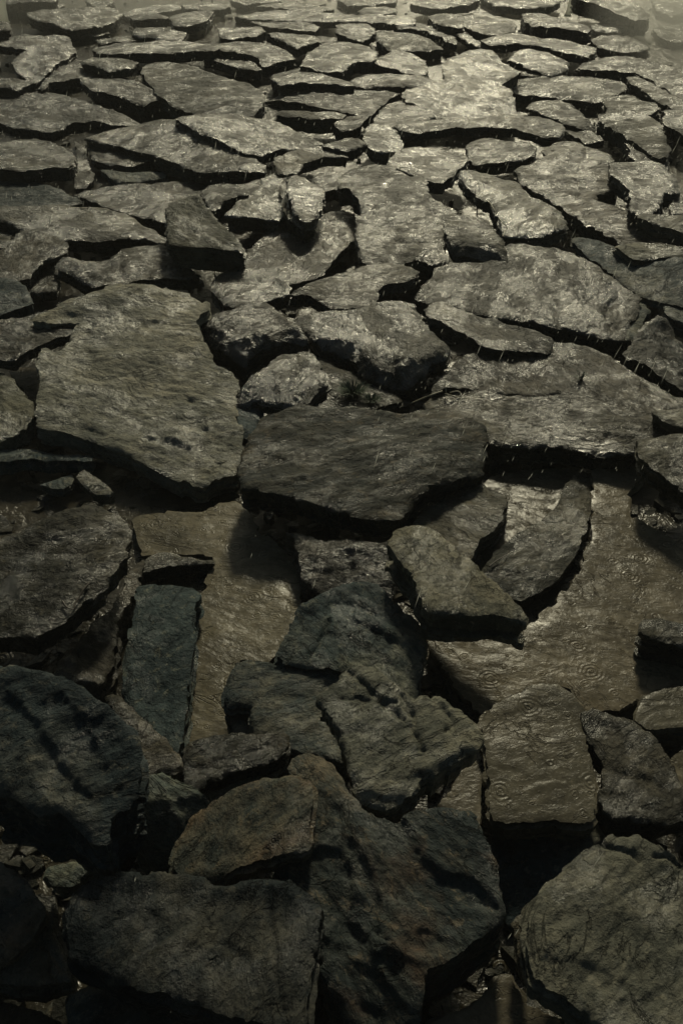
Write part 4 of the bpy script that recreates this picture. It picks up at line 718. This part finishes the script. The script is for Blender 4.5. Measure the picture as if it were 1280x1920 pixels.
for i in range(1700):
    if i % 45 == 0: u = rnd.uniform(-60, 1340); v = rnd.uniform(620, 1900); z = rnd.uniform(.05, .45)
    elif i % 3 == 0: u = rnd.uniform(700, 1340); v = rnd.uniform(60, 900); z = rnd.uniform(.05, .5)
    else: u = rnd.uniform(-60, 1340); v = rnd.uniform(-90, 420)**1; z = rnd.uniform(.04, .45)
    p = on_level(u, v, z); dist = p[1]
    L = rnd.uniform(.002, .009) if rnd.random() < .85 else rnd.uniform(.012, .028); r = rnd.uniform(.0007, .0014)*(.45+.11*dist)
    d = Vector((.32+rnd.uniform(-.1, .1), .1, 1)).normalized()*L; c = Vector(p.tolist())
    s1 = Vector((1, 0, 0))*r; s2 = Vector((0, 1, 0))*r
    drops.append(([c-d, c+s1, c+s2, c-s1, c-s2, c+d], [(0, 2, 1), (0, 3, 2), (0, 4, 3), (0, 1, 4), (5, 1, 2), (5, 2, 3), (5, 3, 4), (5, 4, 1)]))
V, F = join(drops); o = link('rain', mesh_from('rain', V, F), rm.m); o['kind'] = 'stuff'; o['label'] = 'fine falling raindrops and splashes in the air'

# ---------------- haze ----------------
def box(name, x0, x1, y0, y1, z0, z1):
    v = [(x, y, z) for z in (z0, z1) for y in (y0, y1) for x in (x0, x1)]
    f = [(0, 2, 3, 1), (4, 5, 7, 6), (0, 1, 5, 4), (2, 6, 7, 3), (0, 4, 6, 2), (1, 3, 7, 5)]
    return link(name, mesh_from(name, v, f, False), None)
hz = box('haze', -45, 45, -5, 85, -1.6, 2.2); hz['kind'] = 'stuff'
hm = bpy.data.materials.new('haze_air'); hm.use_nodes = True; ht = hm.node_tree; ht.nodes.clear()
ho = ht.nodes.new('ShaderNodeOutputMaterial'); pv = ht.nodes.new('ShaderNodeVolumePrincipled'); ht.links.new(pv.outputs[0], ho.inputs['Volume'])
pv.inputs['Color'].default_value = (.92, .92, .86, 1); pv.inputs['Density'].default_value = .0045; pv.inputs['Anisotropy'].default_value = .1
hz.data.materials.append(hm)
# fountain spray drifting over the far corners: soft edged clouds
def spray(name, c, r, dens, label):
    import bmesh
    bm = bmesh.new(); bmesh.ops.create_icosphere(bm, subdivisions=3, radius=1.0)
    for q in bm.verts: q.co = Vector((q.co.x*r[0], q.co.y*r[1], q.co.z*r[2]))
    me = bpy.data.meshes.new(name); bm.to_mesh(me); bm.free()
    mm = bpy.data.materials.new(name+'_mist'); mm.use_nodes = True; t = mm.node_tree; t.nodes.clear()
    o_ = t.nodes.new('ShaderNodeOutputMaterial'); p = t.nodes.new('ShaderNodeVolumePrincipled'); t.links.new(p.outputs[0], o_.inputs['Volume'])
    p.inputs['Color'].default_value = (.92, .92, .86, 1); p.inputs['Anisotropy'].default_value = .45
    tc = t.nodes.new('ShaderNodeTexCoord'); mp = t.nodes.new('ShaderNodeMapping'); mp.inputs['Scale'].default_value = (1/r[0], 1/r[1], 1/r[2])
    ln = t.nodes.new('ShaderNodeVectorMath'); ln.operation = 'LENGTH'
    mr = t.nodes.new('ShaderNodeMapRange'); mr.inputs[1].default_value = .15; mr.inputs[2].default_value = 1.0; mr.inputs[3].default_value = dens; mr.inputs[4].default_value = 0.0
    nz = t.nodes.new('ShaderNodeTexNoise'); nz.inputs['Scale'].default_value = 1.6; mu = t.nodes.new('ShaderNodeMath'); mu.operation = 'MULTIPLY'
    t.links.new(tc.outputs['Object'], mp.inputs[0]); t.links.new(mp.outputs[0], ln.inputs[0]); t.links.new(ln.outputs['Value'], mr.inputs[0])
    t.links.new(tc.outputs['Object'], nz.inputs['Vector']); t.links.new(mr.outputs[0], mu.inputs[0]); t.links.new(nz.outputs[0], mu.inputs[1]); t.links.new(mu.outputs[0], p.inputs['Density'])
    me.materials.append(mm); o = bpy.data.objects.new(name, me); C.objects.link(o); o.location = c; o['kind'] = 'stuff'; o['label'] = label
spray('spray_mist', (3.1, 7.2, .15), (1.5, 1.8, .6), 3.2, 'pale spray mist over the far right corner')
spray('spray_mist', (-1.2, 8.3, .2), (3.4, 1.3, .5), .45, 'thin spray mist over the far left rows')
